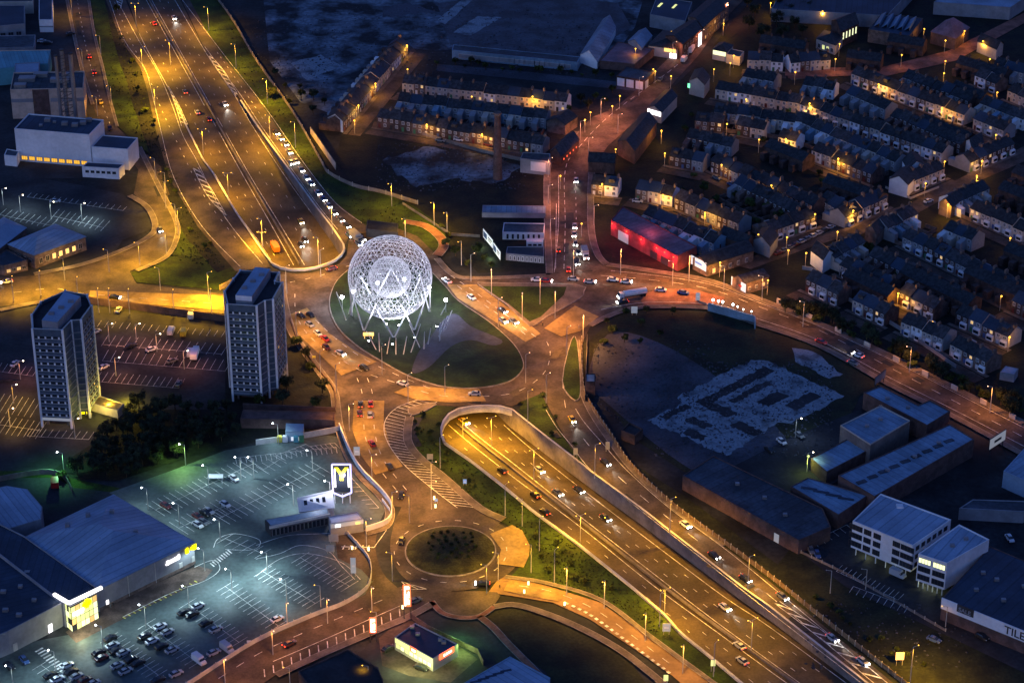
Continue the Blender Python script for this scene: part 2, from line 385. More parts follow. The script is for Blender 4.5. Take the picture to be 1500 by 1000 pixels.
area('yard', [(-60,-60),(110,-60),(120,60),(132,110),(150,170),(170,200),(205,225),(180,262),(0,262),(-60,240)], 'dark_asphalt')
area('car_park', [(-60,262),(60,262),(120,272),(180,285),(222,312),(226,335),(180,352),(120,345),(0,335),(-60,330)], 'dark_asphalt')
area('yard', [(-60,330),(0,335),(120,345),(180,352),(165,375),(80,402),(-60,415)], 'dark_asphalt')
area('car_park', [(-60,445),(130,443),(330,468),(345,500),(345,600),(180,640),(60,700),(-60,740)], 'dark_asphalt')
area('wooded_bank', [(330,470),(425,485),(490,575),(497,600),(497,628),(375,648),(290,665),(170,705),(60,700),(150,640),(190,600),(330,600)], 'scrub')
area('grass_verge', [(-60,690),(60,690),(100,700),(175,715),(165,730),(60,735),(-60,745)], 'grass')
area('service_yard', [(-60,700),(80,700),(110,715),(170,722),(60,780),(-60,800)], 'dark_asphalt')
area('car_park', [(160,722),(250,690),(330,660),(400,648),(480,638),(496,640),(505,668),(524,702),(560,735),(568,748),(556,764),(530,775),(500,783),(540,795),(562,805),(560,835),(543,856),(535,872),(500,890),(460,905),(375,943),(290,1000),(200,1060),(-60,1060),(-60,960),(100,930),(285,832),(280,795)], 'carpark_asphalt')
area('yard', [(440,1060),(560,920),(600,905),(650,890),(700,905),(720,905),(800,960),(850,1060)], 'dark_asphalt')
area('yard', [(555,935),(590,905),(640,925),(700,965),(660,1000),(600,990),(560,975)], 'old_asphalt')
area('grass_verge', [(700,895),(760,890),(850,925),(920,965),(990,1060),(840,1060),(800,985),(745,945),(712,915)], 'dull_grass')
area('grass_verge', [(126,-60),(152,-60),(155,0),(177,60),(206,100),(215,130),(228,190),(248,262),(290,333),(348,397),(325,425),(200,414),(192,400),(242,378),(258,350),(258,325),(240,280),(237,240),(200,212),(172,185),(160,140),(150,95),(130,0)], 'grass')
area('grass_verge', [(265,-60),(290,-60),(320,0),(375,88),(430,165),(470,235),(485,255),(520,275),(565,284),(608,303),(642,328),(660,356),(640,378),(612,348),(580,335),(548,340),(528,326),(488,297),(440,240),(395,175),(365,135),(322,85),(298,45),(270,-10)], 'grass')
area('grass_verge', [(600,612),(640,594),(668,597),(652,607),(645,622),(644,638),(649,652),(690,680),(735,715),(782,754),(850,804),(925,864),(975,908),(992,930),(1040,967),(1085,1005),(1150,1060),(1100,1060),(1050,1008),(1000,968),(945,928),(880,882),(800,857),(745,848),(776,815),(770,785),(735,765),(700,745),(650,702),(610,670),(596,645)], 'grass')
area('grass_verge', [(765,588),(793,577),(805,605),(830,648),(866,688),(820,652),(790,630),(760,603)], 'grass')
area('grass_verge', [(905,664),(925,690),(985,745),(1060,800),(1125,850),(1305,998),(1380,1060),(1450,1060),(1335,980),(1150,835),(1000,725),(960,700)], 'dull_grass')
area('shrub_belt', jag([(150,-20),(158,-20),(158,0),(180,60),(209,100),(218,130),(231,190),(251,262),(293,333),(340,392),(318,400),(270,345),(234,275),(210,200),(188,130),(166,60)], 1.5, 12), 'scrub')
area('slip_road', [(150,-60),(178,-60),(184,0),(212,70),(244,130),(257,150),(271,186),(297,237),(312,257),(344,312),(377,361),(390,380),(396,392),(345,398),(290,333),(248,262),(228,190),(215,130),(206,100),(177,60),(155,0)], 'asphalt')
area('slip_road', [(252,-30),(256,-20),(301,75),(349,142),(377,185),(424,250),(464,305),(489,337),(505,361),(512,345),(548,340),(528,325),(488,295),(442,240),(398,175),(369,135),(327,85),(302,45),(272,-10),(265,-30)], 'asphalt')
area('road', [(112-15,-30),(98,0),(110,60),(122,110),(136,155),(150,192),(182,222),(203,250),(196,285),(222,308),(228,328),(222,346),(180,368),(120,390),(50,404),(-40,412),(-40,455),(60,442),(130,441),(330,460),(420,470),(418,420),(330,431),(200,416),(190,398),(242,378),(258,350),(258,325),(240,285),(236,245),(200,214),(172,187),(160,142),(150,98),(138,50),(130,0),(126,-30)], 'asphalt')
area('road', [(806,404),(803,330),(803,250),(815,230),(845,195),(868,172),(900,160),(935,130),(985,80),(1020,40),(1050,0),(1080,-40),(1120,-40),(1090,0),(1060,30),(1025,80),(975,135),(935,175),(890,215),(866,250),(864,300),(866,345),(875,375),(892,394)], 'old_asphalt')
area('road', [(868,396),(892,388),(960,398),(1040,412),(1110,438),(1190,470),(1300,520),(1400,570),(1500,620),(1600,670),(1600,715),(1500,667),(1400,612),(1300,562),(1200,507),(1100,472),(1050,453),(950,450),(905,458),(880,464),(860,450)], 'old_asphalt')
RB = [(345,396),(396,393),(412,399),(435,402),(457,400),(478,395),(497,387),(508,375),(511,352),(548,338),(580,334),(612,347),(640,375),(664,402),(700,408),(806,403),(870,398),(900,455),(880,466),(864,480),(854,500),(846,545),(845,590),(800,592),(793,577),(765,588),(750,596),(738,594),(720,592),(695,593),(672,596),(640,594),(610,603),(560,605),(497,602),(490,570),(470,545),(440,505),(425,480),(415,440),(412,400)]
area('roundabout', RB[1:], 'old_asphalt')
area('slip_road', [(793,577),(845,560),(852,570),(862,600),(890,645),(925,690),(985,745),(1060,800),(1125,850),(1305,998),(1380,1060),(1345,1060),(1268,1000),(1128,889),(1095,866),(983,779),(945,749),(873,696),(835,655),(808,605)], 'asphalt')
area('road', [(497,600),(642,592),(610,603),(598,620),(597,645),(612,668),(650,700),(700,745),(740,760),(600,862),(575,837),(560,803),(565,775),(571,748),(559,727),(529,697),(511,667),(500,625)], 'asphalt')
area('road', [(575,830),(543,855),(535,871),(500,889),(460,904),(375,942),(290,998),(230,1030),(350,1025),(405,988),(470,957),(560,919),(600,902),(650,887),(665,860)], 'asphalt')
area('road', [(735,842),(760,849),(800,858),(880,883),(950,933),(1010,978),(1070,1025),(1030,1030),(985,990),(925,948),(865,908),(810,883),(755,874),(715,868)], 'tan_asphalt')
area('pavement', [(96,926),(145,892),(288,829),(312,835),(300,850),(200,897),(112,942)], 'brown_paving')
area('road', [(490,783),(560,768),(575,835),(545,852),(530,835),(495,818)], 'asphalt')
c0 = P(660,808)
s = MB(); s.poly([(c0.x+21.5*math.cos(t*math.pi/30), c0.y+21.5*math.sin(t*math.pi/30)) for t in range(60)], LZ['v']+.004); LZ['v'] += .008; struct(s, 'small_roundabout', 'asphalt')
area('bay', [(632,880),(650,898),(675,903),(702,902),(722,888),(728,868),(650,868)], 'asphalt', 3)
area('street', [(1060,300),(1180,345),(1330,300),(1500,215),(1500,228),(1335,318),(1190,362),(1100,395),(1080,390),(1150,350)], 'old_asphalt')
area('street', [(1150,100),(1290,100),(1390,75),(1500,20),(1500,35),(1400,90),(1300,112),(1150,112)], 'red_paving')
area('surface_patch', [(1150,105),(1240,103),(1245,112),(1155,116)], 'red_paving')
for pts, wd_ in (([(578,742),(566,770),(561,805),(572,838),(592,858)],4.5), ([(612,612),(602,635),(612,655)],3.4)):
    q = PP(cr(pts, 6)); LZ['v'] += .004; s = MB(); s.ribbon(q, wd_, LZ['v']); struct(s, 'surface_patch', 'dark_asphalt')
rp = random.Random(3)
for path, n_, wd_ in (([(430,440),(440,485),(480,525),(560,560),(650,580),(740,582),(800,545),(830,500)],14,3.2), ([(530,600),(535,650),(560,700),(610,740)],6,3), ([(826,395),(828,330),(830,250),(870,190),(960,120),(1040,50)],14,3), ([(900,405),(1040,425),(1200,485),(1400,590)],12,3.2), ([(110,0),(150,150),(215,240),(240,330),(150,400),(40,430)],12,2.6), ([(560,890),(440,940),(340,990)],6,2.8), ([(800,610),(850,670),(940,745),(1100,865),(1240,975)],12,3)):
    q = resample(PP(cr(path, 6)), 200)
    for k in range(n_):
        i = rp.randrange(0, 185); L_n = rp.randrange(3, 14); LZ['v'] += .0015; s = MB(); s.ribbon(q[i:i+L_n], wd_*rp.choice((.5,.7,1)), LZ['v'], rp.uniform(-2,2)); struct(s, 'surface_patch', rp.choice(('dark_asphalt','asphalt','motorway_asphalt')))
# buff anti-skid surfacing, painted lamplight on bridge and east bend, and footways
for pts in ([(424,462),(450,452),(480,488),(520,515),(552,531),(500,551),(468,520),(438,492)],
            [(519,588),(563,588),(562,620),(572,655),(590,684),(550,696),(530,670),(516,630)],
            [(577,576),(600,566),(650,570),(702,571),(712,589),(662,591),(612,587)],
            [(842,449),(877,465),(850,486),(822,494),(797,482)],
            [(718,783),(750,770),(765,778),(776,800),(775,815),(767,832),(728,827),(734,806)],
            [(746,849),(800,861),(831,870),(818,882),(755,870),(738,866)],
            [(132,427),(330,434),(330,456),(130,440)],  # bridge road: lamp brightness put into the surface colour
            [(655,418),(698,418),(745,452),(792,490),(770,502),(715,466),(670,438)]):
    area('anti_skid_or_painted_light', pts, 'buff')
area('anti_skid_or_painted_light', [(936,436),(962,425),(1010,424),(1062,437),(1052,449),(1000,447),(942,448)], 'red_paving')  # buff surfacing on the bend, its pink lamplight put into the colour
TOPZ = LZ['v']+.006
print('TOPZ', TOPZ)
# kerbed islands: a raised body with its own top
def island(pts, m, smooth=4, h=.14, kerbw=.35, cat=None):
    pp = PP(cr(pts, smooth, True) if smooth else pts)
    s = MB(); s.prism([(p.x, p.y) for p in pp], -.05, TOPZ+h); struct(s, 'kerb', 'kerb')
    c = sum(pp, Vector())/len(pp); q = []
    for i, p in enumerate(pp):
        d = pp[(i+1) % len(pp)]-pp[i-1]; n = Vector((-d.y, d.x, 0)).normalized()
        if n.dot(c-p) < 0: n = -n
        q.append(p+n*kerbw)
    s = MB(); s.poly([(p.x, p.y) for p in q], TOPZ+h+.02); struct(s, 'traffic_island', m)
ISL = [(484,432),(483,455),(495,482),(520,506),(552,527),(600,553),(650,568),(700,570),(745,561),(766,543),(765,525),(750,502),(716,472),(672,442),(652,420),(625,395),(580,380),(530,386),(497,408)]
island(ISL, 'night_grass', 5)
ZI = TOPZ+.16
area('paved_path', [(628,500),(650,470),(668,462),(690,480),(735,500),(722,508),(690,500),(660,510),(628,540),(604,548),(612,520)], 'blue_paving', 4, z=ZI+.01)
island([(700,418),(720,416),(845,418),(856,428),(848,440),(800,466),(776,480),(742,447)], 'paving', 2)
area('grass_verge', [(706,421),(830,422),(826,434),(792,466),(776,473),(745,447)], 'grass', z=ZI+.01)
island([(836,500),(846,502),(851,560),(849,585),(838,586),(823,560)], 'grass', 3)
island([(597,600),(625,592),(640,594),(606,610)], 'paving', 2)
s = MB(); s.prism([(c0.x+14*math.cos(t*math.pi/30), c0.y+14*math.sin(t*math.pi/30)) for t in range(60)], -.05, TOPZ+.14); struct(s, 'kerb', 'kerb')
s = MB()
for k in range(7):
    r0, r1 = 13.6*(1-k/7), 13.6*(1-(k+1)/7); z0 = TOPZ+.16+1.6*(1-(r0/13.6)**2); z1 = TOPZ+.16+1.6*(1-(r1/13.6)**2)
    for t in range(36):
        a, b = t*math.pi/18, (t+1)*math.pi/18
        s.add([(c0.x+r*math.cos(x), c0.y+r*math.sin(x), z) for r, x, z in ((r0,a,z0),(r0,b,z0),(r1,b,z1),(r1,a,z1))], [(0,1,2,3)] if r1 > 0 else [(0,1,2)])
struct(s, 'planted_mound', 'mound_grass')
# footways and kerbs as raised ribbons
def footway(pts, wd=2.0, m='paving', smooth=5, h=.12):
    s = MB(); q = PP(cr(pts, smooth)); s.ribbon(q, wd, TOPZ+h); struct(s, 'pavement', m)
    k = MB(); k.ribbon(q, wd+.5, TOPZ+h-.03); struct(k, 'kerb', 'kerb')
footway([(412,404),(415,440),(425,480),(440,507),(468,545),(488,573),(493,602),(497,628),(510,667),(529,698),(558,727),(571,748),(565,772),(536,782)], 2.6)
footway([(845,500),(850,560),(862,598),(892,645),(927,690),(987,745),(1062,800)], 1.6)
footway([(600,612),(597,645),(613,670),(652,702),(702,745),(738,762)], 2.4)
footway([(889,389),(960,399),(1040,413),(1110,439),(1190,471),(1300,521),(1400,571),(1500,621)], 2.4)
footway([(864,478),(905,459),(950,451),(1050,454),(1100,473),(1200,508),(1300,563),(1400,613),(1500,668)], 2.0)
footway([(805,402),(802,330),(802,250),(814,229),(844,194)], 2.2)
footway([(640,380),(664,404),(700,409),(800,405)], 2.0)
footway([(867,250),(865,300),(867,345),(876,375),(889,389)], 2.2)
footway([(632,882),(648,899),(675,906),(702,904),(724,890)], 1.5, 'red_paving')
footway([(702,904),(722,920),(745,945),(775,975),(800,1000)], 2.0, 'red_paving')
footway([(724,890),(760,888),(830,912),(900,948),(950,985),(985,1015)], 2.0)
footway([(636,884),(600,904),(560,921),(470,960),(405,990)], 2.2)
footway([(740,846),(800,855),(880,880),(948,930),(1010,976),(1050,1005)], 1.2)
footway([(592,326),(622,332),(644,348),(650,362),(640,376)], 3.5, 'red_paving')
footway([(190,288),(215,304),(227,328),(221,346),(182,367),(120,389),(50,403)], 2.0)
footway([(204,217),(238,285),(258,325),(259,350),(243,378),(200,398)], 1.6)
footway([(0,456),(60,444),(128,442)], 1.8)
footway([(98,0),(110,60),(122,110),(136,155)], 1.0)
footway([(130,0),(138,50),(150,98),(160,142),(172,187)], .8)

# ---------------------------------------------------------------- road markings
mk = MB(); MZ = TOPZ+.01
def line(pts, wd=.18, smooth=5, z=None): mk.ribbon(PP(cr(pts, smooth) if smooth else pts), wd, MZ if z is None else z)
def dash(pts, wd=.2, d=2, gp=4, smooth=5): mk.dashes(PP(cr(pts, smooth) if smooth else pts), wd, d, gp, MZ)
def mline(pts, wd=.2, m=None): (m or mk).ribbon(resample(PPM(cr(pts, 5)), 80), wd)
def inter(a, b, t, n=60):
    A = resample(PPM(cr(a, 5)), n); B = resample(PPM(cr(b, 5)), n)
    return [p.lerp(q, t) for p, q in zip(A, B)]
def fix(pts, dz=.03): return [Vector((p.x, p.y, zm(p.y)+dz)) for p in pts]
# upper motorway
mA = [(208,-12),(214,0),(283,125),(352,250),(395,325),(430,388)]; mB = [(216,-12),(222,0),(292,125),(362,250),(408,325),(446,388)]
uLe = [(178,-5),(214,70),(247,130),(275,187),(300,237),(316,257),(348,312),(378,352),(396,380)]
uRe = [(253,-5),(302,78),(345,142),(368,182),(412,250),(452,306),(478,340),(492,362)]
for l in (mA, mB, uLe, uRe): mline(l, .22)
for t in (.33, .66):
    mk.dashes(fix(inter(uLe, mA, t)), .15, 2, 8); mk.dashes(fix(inter(mB, uRe, t)), .15, 2, 8)
# lower motorway
nA = [(657,622),(690,650),(750,697),(822,750),(870,787),(957,857),(1050,925),(1125,980),(1160,1005)]
nB = [(680,622),(712,648),(750,677),(842,750),(945,830),(1025,892),(1087,938),(1165,995),(1190,1012)]
lLe = [(652,660),(690,688),(740,724),(790,763),(855,812),(930,872),(985,920),(1040,968),(1090,1010)]
lRe = [(738,622),(790,667),(890,745),(960,798),(1060,873),(1125,916),(1240,1000)]
for l in (nA, nB, lRe): mline(l, .22)
lLw = [p+Vector((1.0,.2,0)) for p in ll]
lA = resample(PPM(cr(nA, 5)), 60); lB = resample(fix(lLw[:-1]), 60)
mk.ribbon(fix([a.lerp(b, .93) for a, b in zip(lA, lB)]), .25)
for t in (.31, .62): mk.dashes(fix([a.lerp(b, t) for a, b in zip(lA, lB)]), .15, 2, 8)
for t in (.25, .5, .75): mk.dashes(fix(inter(nB, lRe, t)), .15, 2, 8)
# slips
line([(160,0),(182,60),(211,100),(221,130),(235,190),(255,262),(296,333),(352,392)])
line([(182,0),(175,-5)])
line([(176,10),(204,62),(232,108),(254,160),(268,200),(290,240),(330,320),(385,388)])
line([(266,0),(304,50),(333,88),(374,140),(402,178),(447,243),(492,299),(530,328)])
line([(300,70),(352,140),(382,185),(428,250),(468,305),(495,338)])
dash([(318,78),(365,145),(395,190),(440,250),(480,303),(515,335)])
dash([(168,5),(192,62),(218,115),(238,165),(262,215),(300,290),(345,350)], gp=6)
def hatch(a, b, n, wd=.5):       # bars between two edge lines
    A = resample(PP(cr(a, 4)), n+1); B = resample(PP(cr(b, 4)), n+1)
    for i in range(n): mk.ribbon([A[i], B[min(n, i+1)]], wd, MZ)
    mk.ribbon(A, .22, MZ); mk.ribbon(B, .22, MZ)
hatch([(170,0),(175,14)], [(180,0),(177,14)], 4)
hatch([(246,128),(258,158),(266,186)], [(247,128),(262,155),(275,184)], 9, .5)
hatch([(283,248),(305,290),(331,317)], [(290,247),(313,284),(332,317)], 9, .7)
hatch([(306,84),(325,112),(346,142)], [(308,82),(330,108),(348,140)], 9, .6)
hatch([(612,587),(582,598),(564,618),(566,645),(590,680),(632,716),(670,745)], [(640,590),(608,604),(597,622),(598,645),(614,669),(652,702),(700,745)], 38, .2)
line([(800,602),(816,628),(838,655),(868,692),(944,753),(1000,797),(1095,872),(1270,1008)])
line([(843,600),(856,620),(882,650),(918,690),(980,745),(1055,800),(1120,852),(1300,1002)])
dash([(824,560),(830,605),(846,632),(874,667),(912,705),(985,765),(1060,822),(1125,872),(1280,1000)], d=5, gp=8)
hatch([(1135,885),(1200,935),(1260,985),(1300,1018)], [(1142,882),(1205,925),(1268,975),(1310,1010)], 9, .5)
# roundabouts and roads
dash([(425,415),(470,405),(505,392),(560,385)], gp=4)
dash([(432,432),(434,462),(450,490),(480,515),(530,545),(580,562),(640,580),(700,582),(755,576),(795,550),(806,520),(800,500)], d=3, gp=4)
dash([(462,470),(495,500),(535,528),(585,552),(640,574)], d=3, gp=4)
dash([(660,405),(690,425),(735,458),(785,495)], d=3, gp=3)
dash([(670,420),(700,442),(745,472),(780,500)], d=3, gp=3)
for xo in (0, 15): dash([(523+xo,555),(530+xo,575),(532+xo,600),(535+xo,640),(550+xo,680),(590+xo,730)], d=3, gp=5)
line([(812,400),(818,330),(818,258)]); dash([(826,395),(828,330),(828,250),(850,215),(900,165),(1000,90),(1060,20)], d=4, gp=3); line([(814,395),(815,300)]); dash([(843,395),(844,320),(842,250)], d=2, gp=4)
dash([(880,405),(960,412),(1040,425),(1110,450),(1200,485),(1300,538),(1400,590),(1500,642)], d=4, gp=5)
line([(895,398),(960,405),(1040,418),(1110,444),(1190,475),(1300,526),(1400,577),(1500,628)], .18)
line([(880,455),(950,444),(1050,448),(1100,465),(1200,500),(1300,553),(1400,603),(1500,655)], .18)
dash([(20,430),(80,424),(130,432),(330,447),(415,455)], d=3, gp=5)
dash([(113,0),(124,60),(136,110),(150,155),(165,192)], d=2, gp=4)
for k in (17.2, 21.2):
    q = [Vector((c0.x+k*math.cos(t*math.pi/60), c0.y+k*math.sin(t*math.pi/60), 0)) for t in range(118)]
    if k < 20: mk.dashes(q, .2, 2.5, 4, MZ)
dash([(560,880),(500,905),(440,930),(380,958),(320,995)], d=3, gp=4)
for i in range(16):
    a = P(585-i*13.2, 893+i*5.9); d = P(585-i*13.2+1, 893+i*5.9+11)
    mk.ribbon([a, d], .3, MZ)
line([(592,886),(560,900),(470,940),(400,970)], .2)
hatch([(588,853),(605,858)], [(588,865),(625,864)], 3, .25)
dash([(760,859),(810,868),(870,893),(930,935),(990,980)], d=3, gp=4)
for i in range(20):
    t = i/20; q = resample(PP(cr([(828,884),(865,902),(925,945),(985,990)], 6)), 41)
    mk.ribbon(q[2*i:2*i+2], .9, MZ)
line([(500,802),(548,803)], .4); line([(548,803),(566,778)], .2)
for i in range(5): mk.ribbon(PP([(505+i*9,800),(502+i*9,806)]), .4, MZ)
struct(mk, 'road_markings', 'paint')
# parking bays
pk = MB(); pq = MB()
def bays(a, b, n, tick, m=None, spine=True, wd=.13):
    m = m or pk; A, B = P(*a), P(*b)
    if spine: m.ribbon([A, B], wd, MZ)
    for i in range(n+1):
        t = i/n; x = a[0]+(b[0]-a[0])*t; y = a[1]+(b[1]-a[1])*t
        m.ribbon(PP([(x-tick[0]*tick[2], y-tick[1]*tick[2]), (x+tick[0], y+tick[1])]), wd, MZ)
bays((228,748),(372,680),17, (14,9,1)); bays((322,760),(470,686),17, (15,9,1))
bays((345,672),(492,656),20, (2,9,0)); bays((385,690),(410,674),3, (10,6,1)); bays((262,775),(330,742),8, (14,9,1))
bays((405,668),(448,652),5, (14,8,0)); bays((455,655),(490,650),5, (8,8,0))
bays((330,790),(385,812),5, (-12,7,1)); bays((160,935),(232,990),12, (13,-8,1)); bays((215,915),(290,972),12, (13,-8,1))
bays((275,885),(350,942),12, (13,-8,1)); bays((330,860),(408,918),12, (13,-8,1)); bays((385,838),(462,885),12, (13,-8,1)); bays((440,818),(512,860),11, (13,-8,1))
bays((60,975),(150,1040),12, (13,-8,1)); bays((505,690),(555,745),9, (-14,1,0))
bays((138,470),(330,486),18, (-6,9,0), spine=False); bays((150,506),(325,520),16, (9,-14,.15)); bays((150,530),(330,545),16, (9,-16,0)); bays((140,560),(262,570),13, (9,-14,0)); bays((-10,590),(52,600),7, (8,-13,1), spine=False); bays((-10,622),(60,632),8, (8,-12,1)); bays((40,640),(130,645),9, (8,-11,0)); bays((-5,545),(48,552),6, (8,-12,0))
bays((0,316),(75,332),9, (10,-9,.4)); bays((78,318),(152,335),9, (9,-10,.5)); bays((40,290),(180,310),16, (6,-6,0)); bays((1225,838),(1315,880),13, (9,-9,0)); bays((1180,800),(1240,770),6, (9,7,0)); bays((1250,860),(1330,890),8, (-6,9,0))
for i in range(11):   # zebra crossings
    x, y = 52+i*4.0, 956+i*3.2; pk.ribbon(PP([(x,y),(x+11,y-6)]), .6, MZ)
for i in range(9): x, y = 308+i*3.2, 826-i*2.4; pk.ribbon(PP([(x,y),(x+6,y+5)]), .45, MZ)
def loopline(pts, wd=.2, m=None, sm=5): (m or pk).ribbon(PP(cr(pts, sm)), wd, MZ)
loopline([(313,803),(320,790),(345,783),(380,792),(372,806),(330,806)]); loopline([(375,820),(410,812),(440,800),(480,808),(500,830),(520,850)]); loopline([(375,800),(420,786),(470,783),(520,780)])
loopline([(285,832),(312,822),(322,835),(300,852),(250,870),(180,905)]); loopline([(375,845),(410,820),(450,812),(500,825),(528,850)])
bays((180,905),(285,852),14, (4,2,0), pq, False, .35); loopline([(175,915),(290,858)], .2, pq, 0)
for pts in ([(270,684),(275,697),(285,680),(270,684)], [(455,680),(470,695),(475,698),(462,678),(455,680)]): loopline(pts, .3, pq, 0)
struct(pk, 'parking_bay_lines', 'paint'); struct(pq, 'yellow_bay_lines', 'yellow_paint')
# ================================================================ buildings
def V2(p): return Vector((p[0], p[1]))
def window_mesh(name, wd, ht, frame='white_wall', glass='glass', bars=1):
    s = MB(); s.box(-wd/2, wd/2, -.06, .05, 0, ht); s.k = 1
    n = bars+1; c = (wd-.12*(n+1))/n
    for i in range(n):
        x = -wd/2+.12+i*(c+.12); s.add([(x,-.075,.12),(x+c,-.075,.12),(x+c,-.075,ht-.12),(x,-.075,ht-.12)], [(0,1,2,3)])
    return s.mesh(name, [frame, glass])
WM = {}
def win(wd, ht, frame='white_wall', glass='glass', bars=1):
    k = (wd, ht, frame, glass, bars)
    if k not in WM: WM[k] = window_mesh('window', *k)
    return WM[k]
def put(name, me, parent, loc, rz):
    o = bpy.data.objects.new(name, me); col.objects.link(o); o.parent = parent; o.location = loc; o.rotation_euler = (0, 0, rz); return o
class Bld:
    def __init__(s, name, label, cat, pts, h, wall, roof, parapet=.5, z0=0.0, group=None, base=None, kind='flat', rise=2.0, ridge=None):
        W = PP(pts, h)
        if len(W) == 3: W.append(W[0]+W[2]-W[1])
        A = sum(W[i].x*W[(i+1) % len(W)].y-W[(i+1) % len(W)].x*W[i].y for i in range(len(W)))
        s.rev = A < 0
        c = sum(W, Vector())/len(W); c.z = 0; s.c = c; s.h = h; s.W = [Vector((p.x-c.x, p.y-c.y)) for p in W]
        s.root = thing(name, label, cat, c, 0, group)
        b = MB(); b.prism(s.W, z0, h, top=(kind == 'flat'))
        s.roofobj = None
        if kind == 'flat':
            s.wall = b.build('wall', wall, s.root)
            r = MB(); q = s.inset(.3); r.poly([(p.x, p.y) for p in q], h+.05)
            s.roofobj = r.build('roof', roof, s.root)
            if parapet:
                r = MB(); n = len(s.W)
                for i in range(n):
                    a, bb, qa, qb = s.W[i], s.W[(i+1) % n], q[i], q[(i+1) % n]
                    r.add([(a.x,a.y,h-.1),(bb.x,bb.y,h-.1),(bb.x,bb.y,h+parapet),(a.x,a.y,h+parapet),(qa.x,qa.y,h-.1),(qb.x,qb.y,h-.1),(qb.x,qb.y,h+parapet),(qa.x,qa.y,h+parapet)],
                          [(0,1,2,3),(5,4,7,6),(3,2,6,7)])
                r.build('parapet', wall, s.root)
        else:
            a, bq, cc, d = s.W[:4]
            if (a-bq).length < (bq-cc).length: a, bq, cc, d = bq, cc, d, a      # a-b long side
            e = .3; ins = 0 if kind == 'gable' else .5*(bq-cc).length*.9
            u = (bq-a).normalized(); v = (d-a).normalized()
            a2, b2, c2, d2 = a-u*e-v*e, bq+u*e-v*e, cc+u*e+v*e, d-u*e+v*e
            r1 = (a+d)/2+u*ins-u*(e if not ins else 0); r2 = (bq+cc)/2-u*ins+u*(e if not ins else 0)
            if kind == 'mono':
                r1, r2 = d2, c2
            r = MB(); hz = h+rise; lo = h-.12
            vs = [(*a2,lo),(*b2,lo),(*c2,lo),(*d2,lo),(*r1,hz),(*r2,hz)]
            if kind == 'mono': fs = [(0,1,5,4)]
            else: fs = [(0,1,5,4),(2,3,4,5),(1,2,5),(3,0,4)] if ins else [(0,1,5,4),(2,3,4,5)]
            r.add(vs, fs); r.add([(x,y,z-.18) for x,y,z in vs], [f[::-1] for f in fs])
            s.roofobj = r.build('roof', roof, s.root)
            if kind == 'gable':
                m1, m2 = (a+d)/2, (bq+cc)/2
                b.add([(*a,h),(*d,h),(*m1,hz-.25)], [(0,1,2)]); b.add([(*bq,h),(*cc,h),(*m2,hz-.25)], [(0,1,2)])
            if kind == 'mono': b.add([(*a,h),(*d,h),(*d,hz-.2)], [(0,1,2)]); b.add([(*bq,h),(*cc,h),(*cc,hz-.2)], [(0,1,2)]); b.add([(*d,h),(*cc,h),(*cc,hz-.2),(*d,hz-.2)], [(0,1,2,3)])
            s.wall = b.build('wall', wall, s.root)
    def inset(s, d):
        n = len(s.W); out = []; sg = -1 if s.rev else 1
        for i in range(n):
            p = s.W[i]; u = (p-s.W[i-1]).normalized(); v = (s.W[(i+1) % n]-p).normalized()
            n1 = Vector((-u.y, u.x))*sg; n2 = Vector((-v.y, v.x))*sg; m = (n1+n2); m = m/max(.35, m.length_squared/2)/1
            out.append(p+m*d/1.0)
        return out
    def edge(s, i):
        a, b = s.W[i], s.W[(i+1) % len(s.W)]; d = (b-a); L = d.length; d = d/L; n = Vector((d.y, -d.x))*(-1 if s.rev else 1)
        if s.rev: a, b, d = b, a, -d
        return a, b, d, n, L, math.atan2(d.y, d.x)
    def wins(s, i, cols, rows, wd, ht, z0, dz, frame='white_wall', glass='glass', bars=1, lit=0, m0=.06, name='window', litm='window_lit'):
        a, b, d, n, L, rz = s.edge(i)
        for r in range(rows):
            for c in range(cols):
                t = m0+(1-2*m0)*((c+.5)/cols); p = a+d*L*t+n*.03
                put(name, win(wd, ht, frame, litm if random.random() < lit else glass, bars), s.root, (p.x, p.y, z0+r*dz), rz)
    def band(s, i, z0, z1, m, name='band', t0=0.0, t1=1.0, out=.1):
        a, b, d, n, L, rz = s.edge(i); p, q = a+d*L*t0, a+d*L*t1; mb = MB()
        mb.prism([p, q, q+n*out, p+n*out], z0, z1); return mb.build(name, m, s.root)
    def box(s, name, px, py, wd, dp, ht, m, z=None, rz=0.0):
        z = s.h if z is None else z; p = P(px, py, z)-s.c; mb = MB(); mb.box(-wd/2, wd/2, -dp/2, dp/2, 0, ht)
        o = mb.build(name, m, s.root); o.location = (p.x, p.y, z+.05); o.rotation_euler = (0, 0, rz); return o

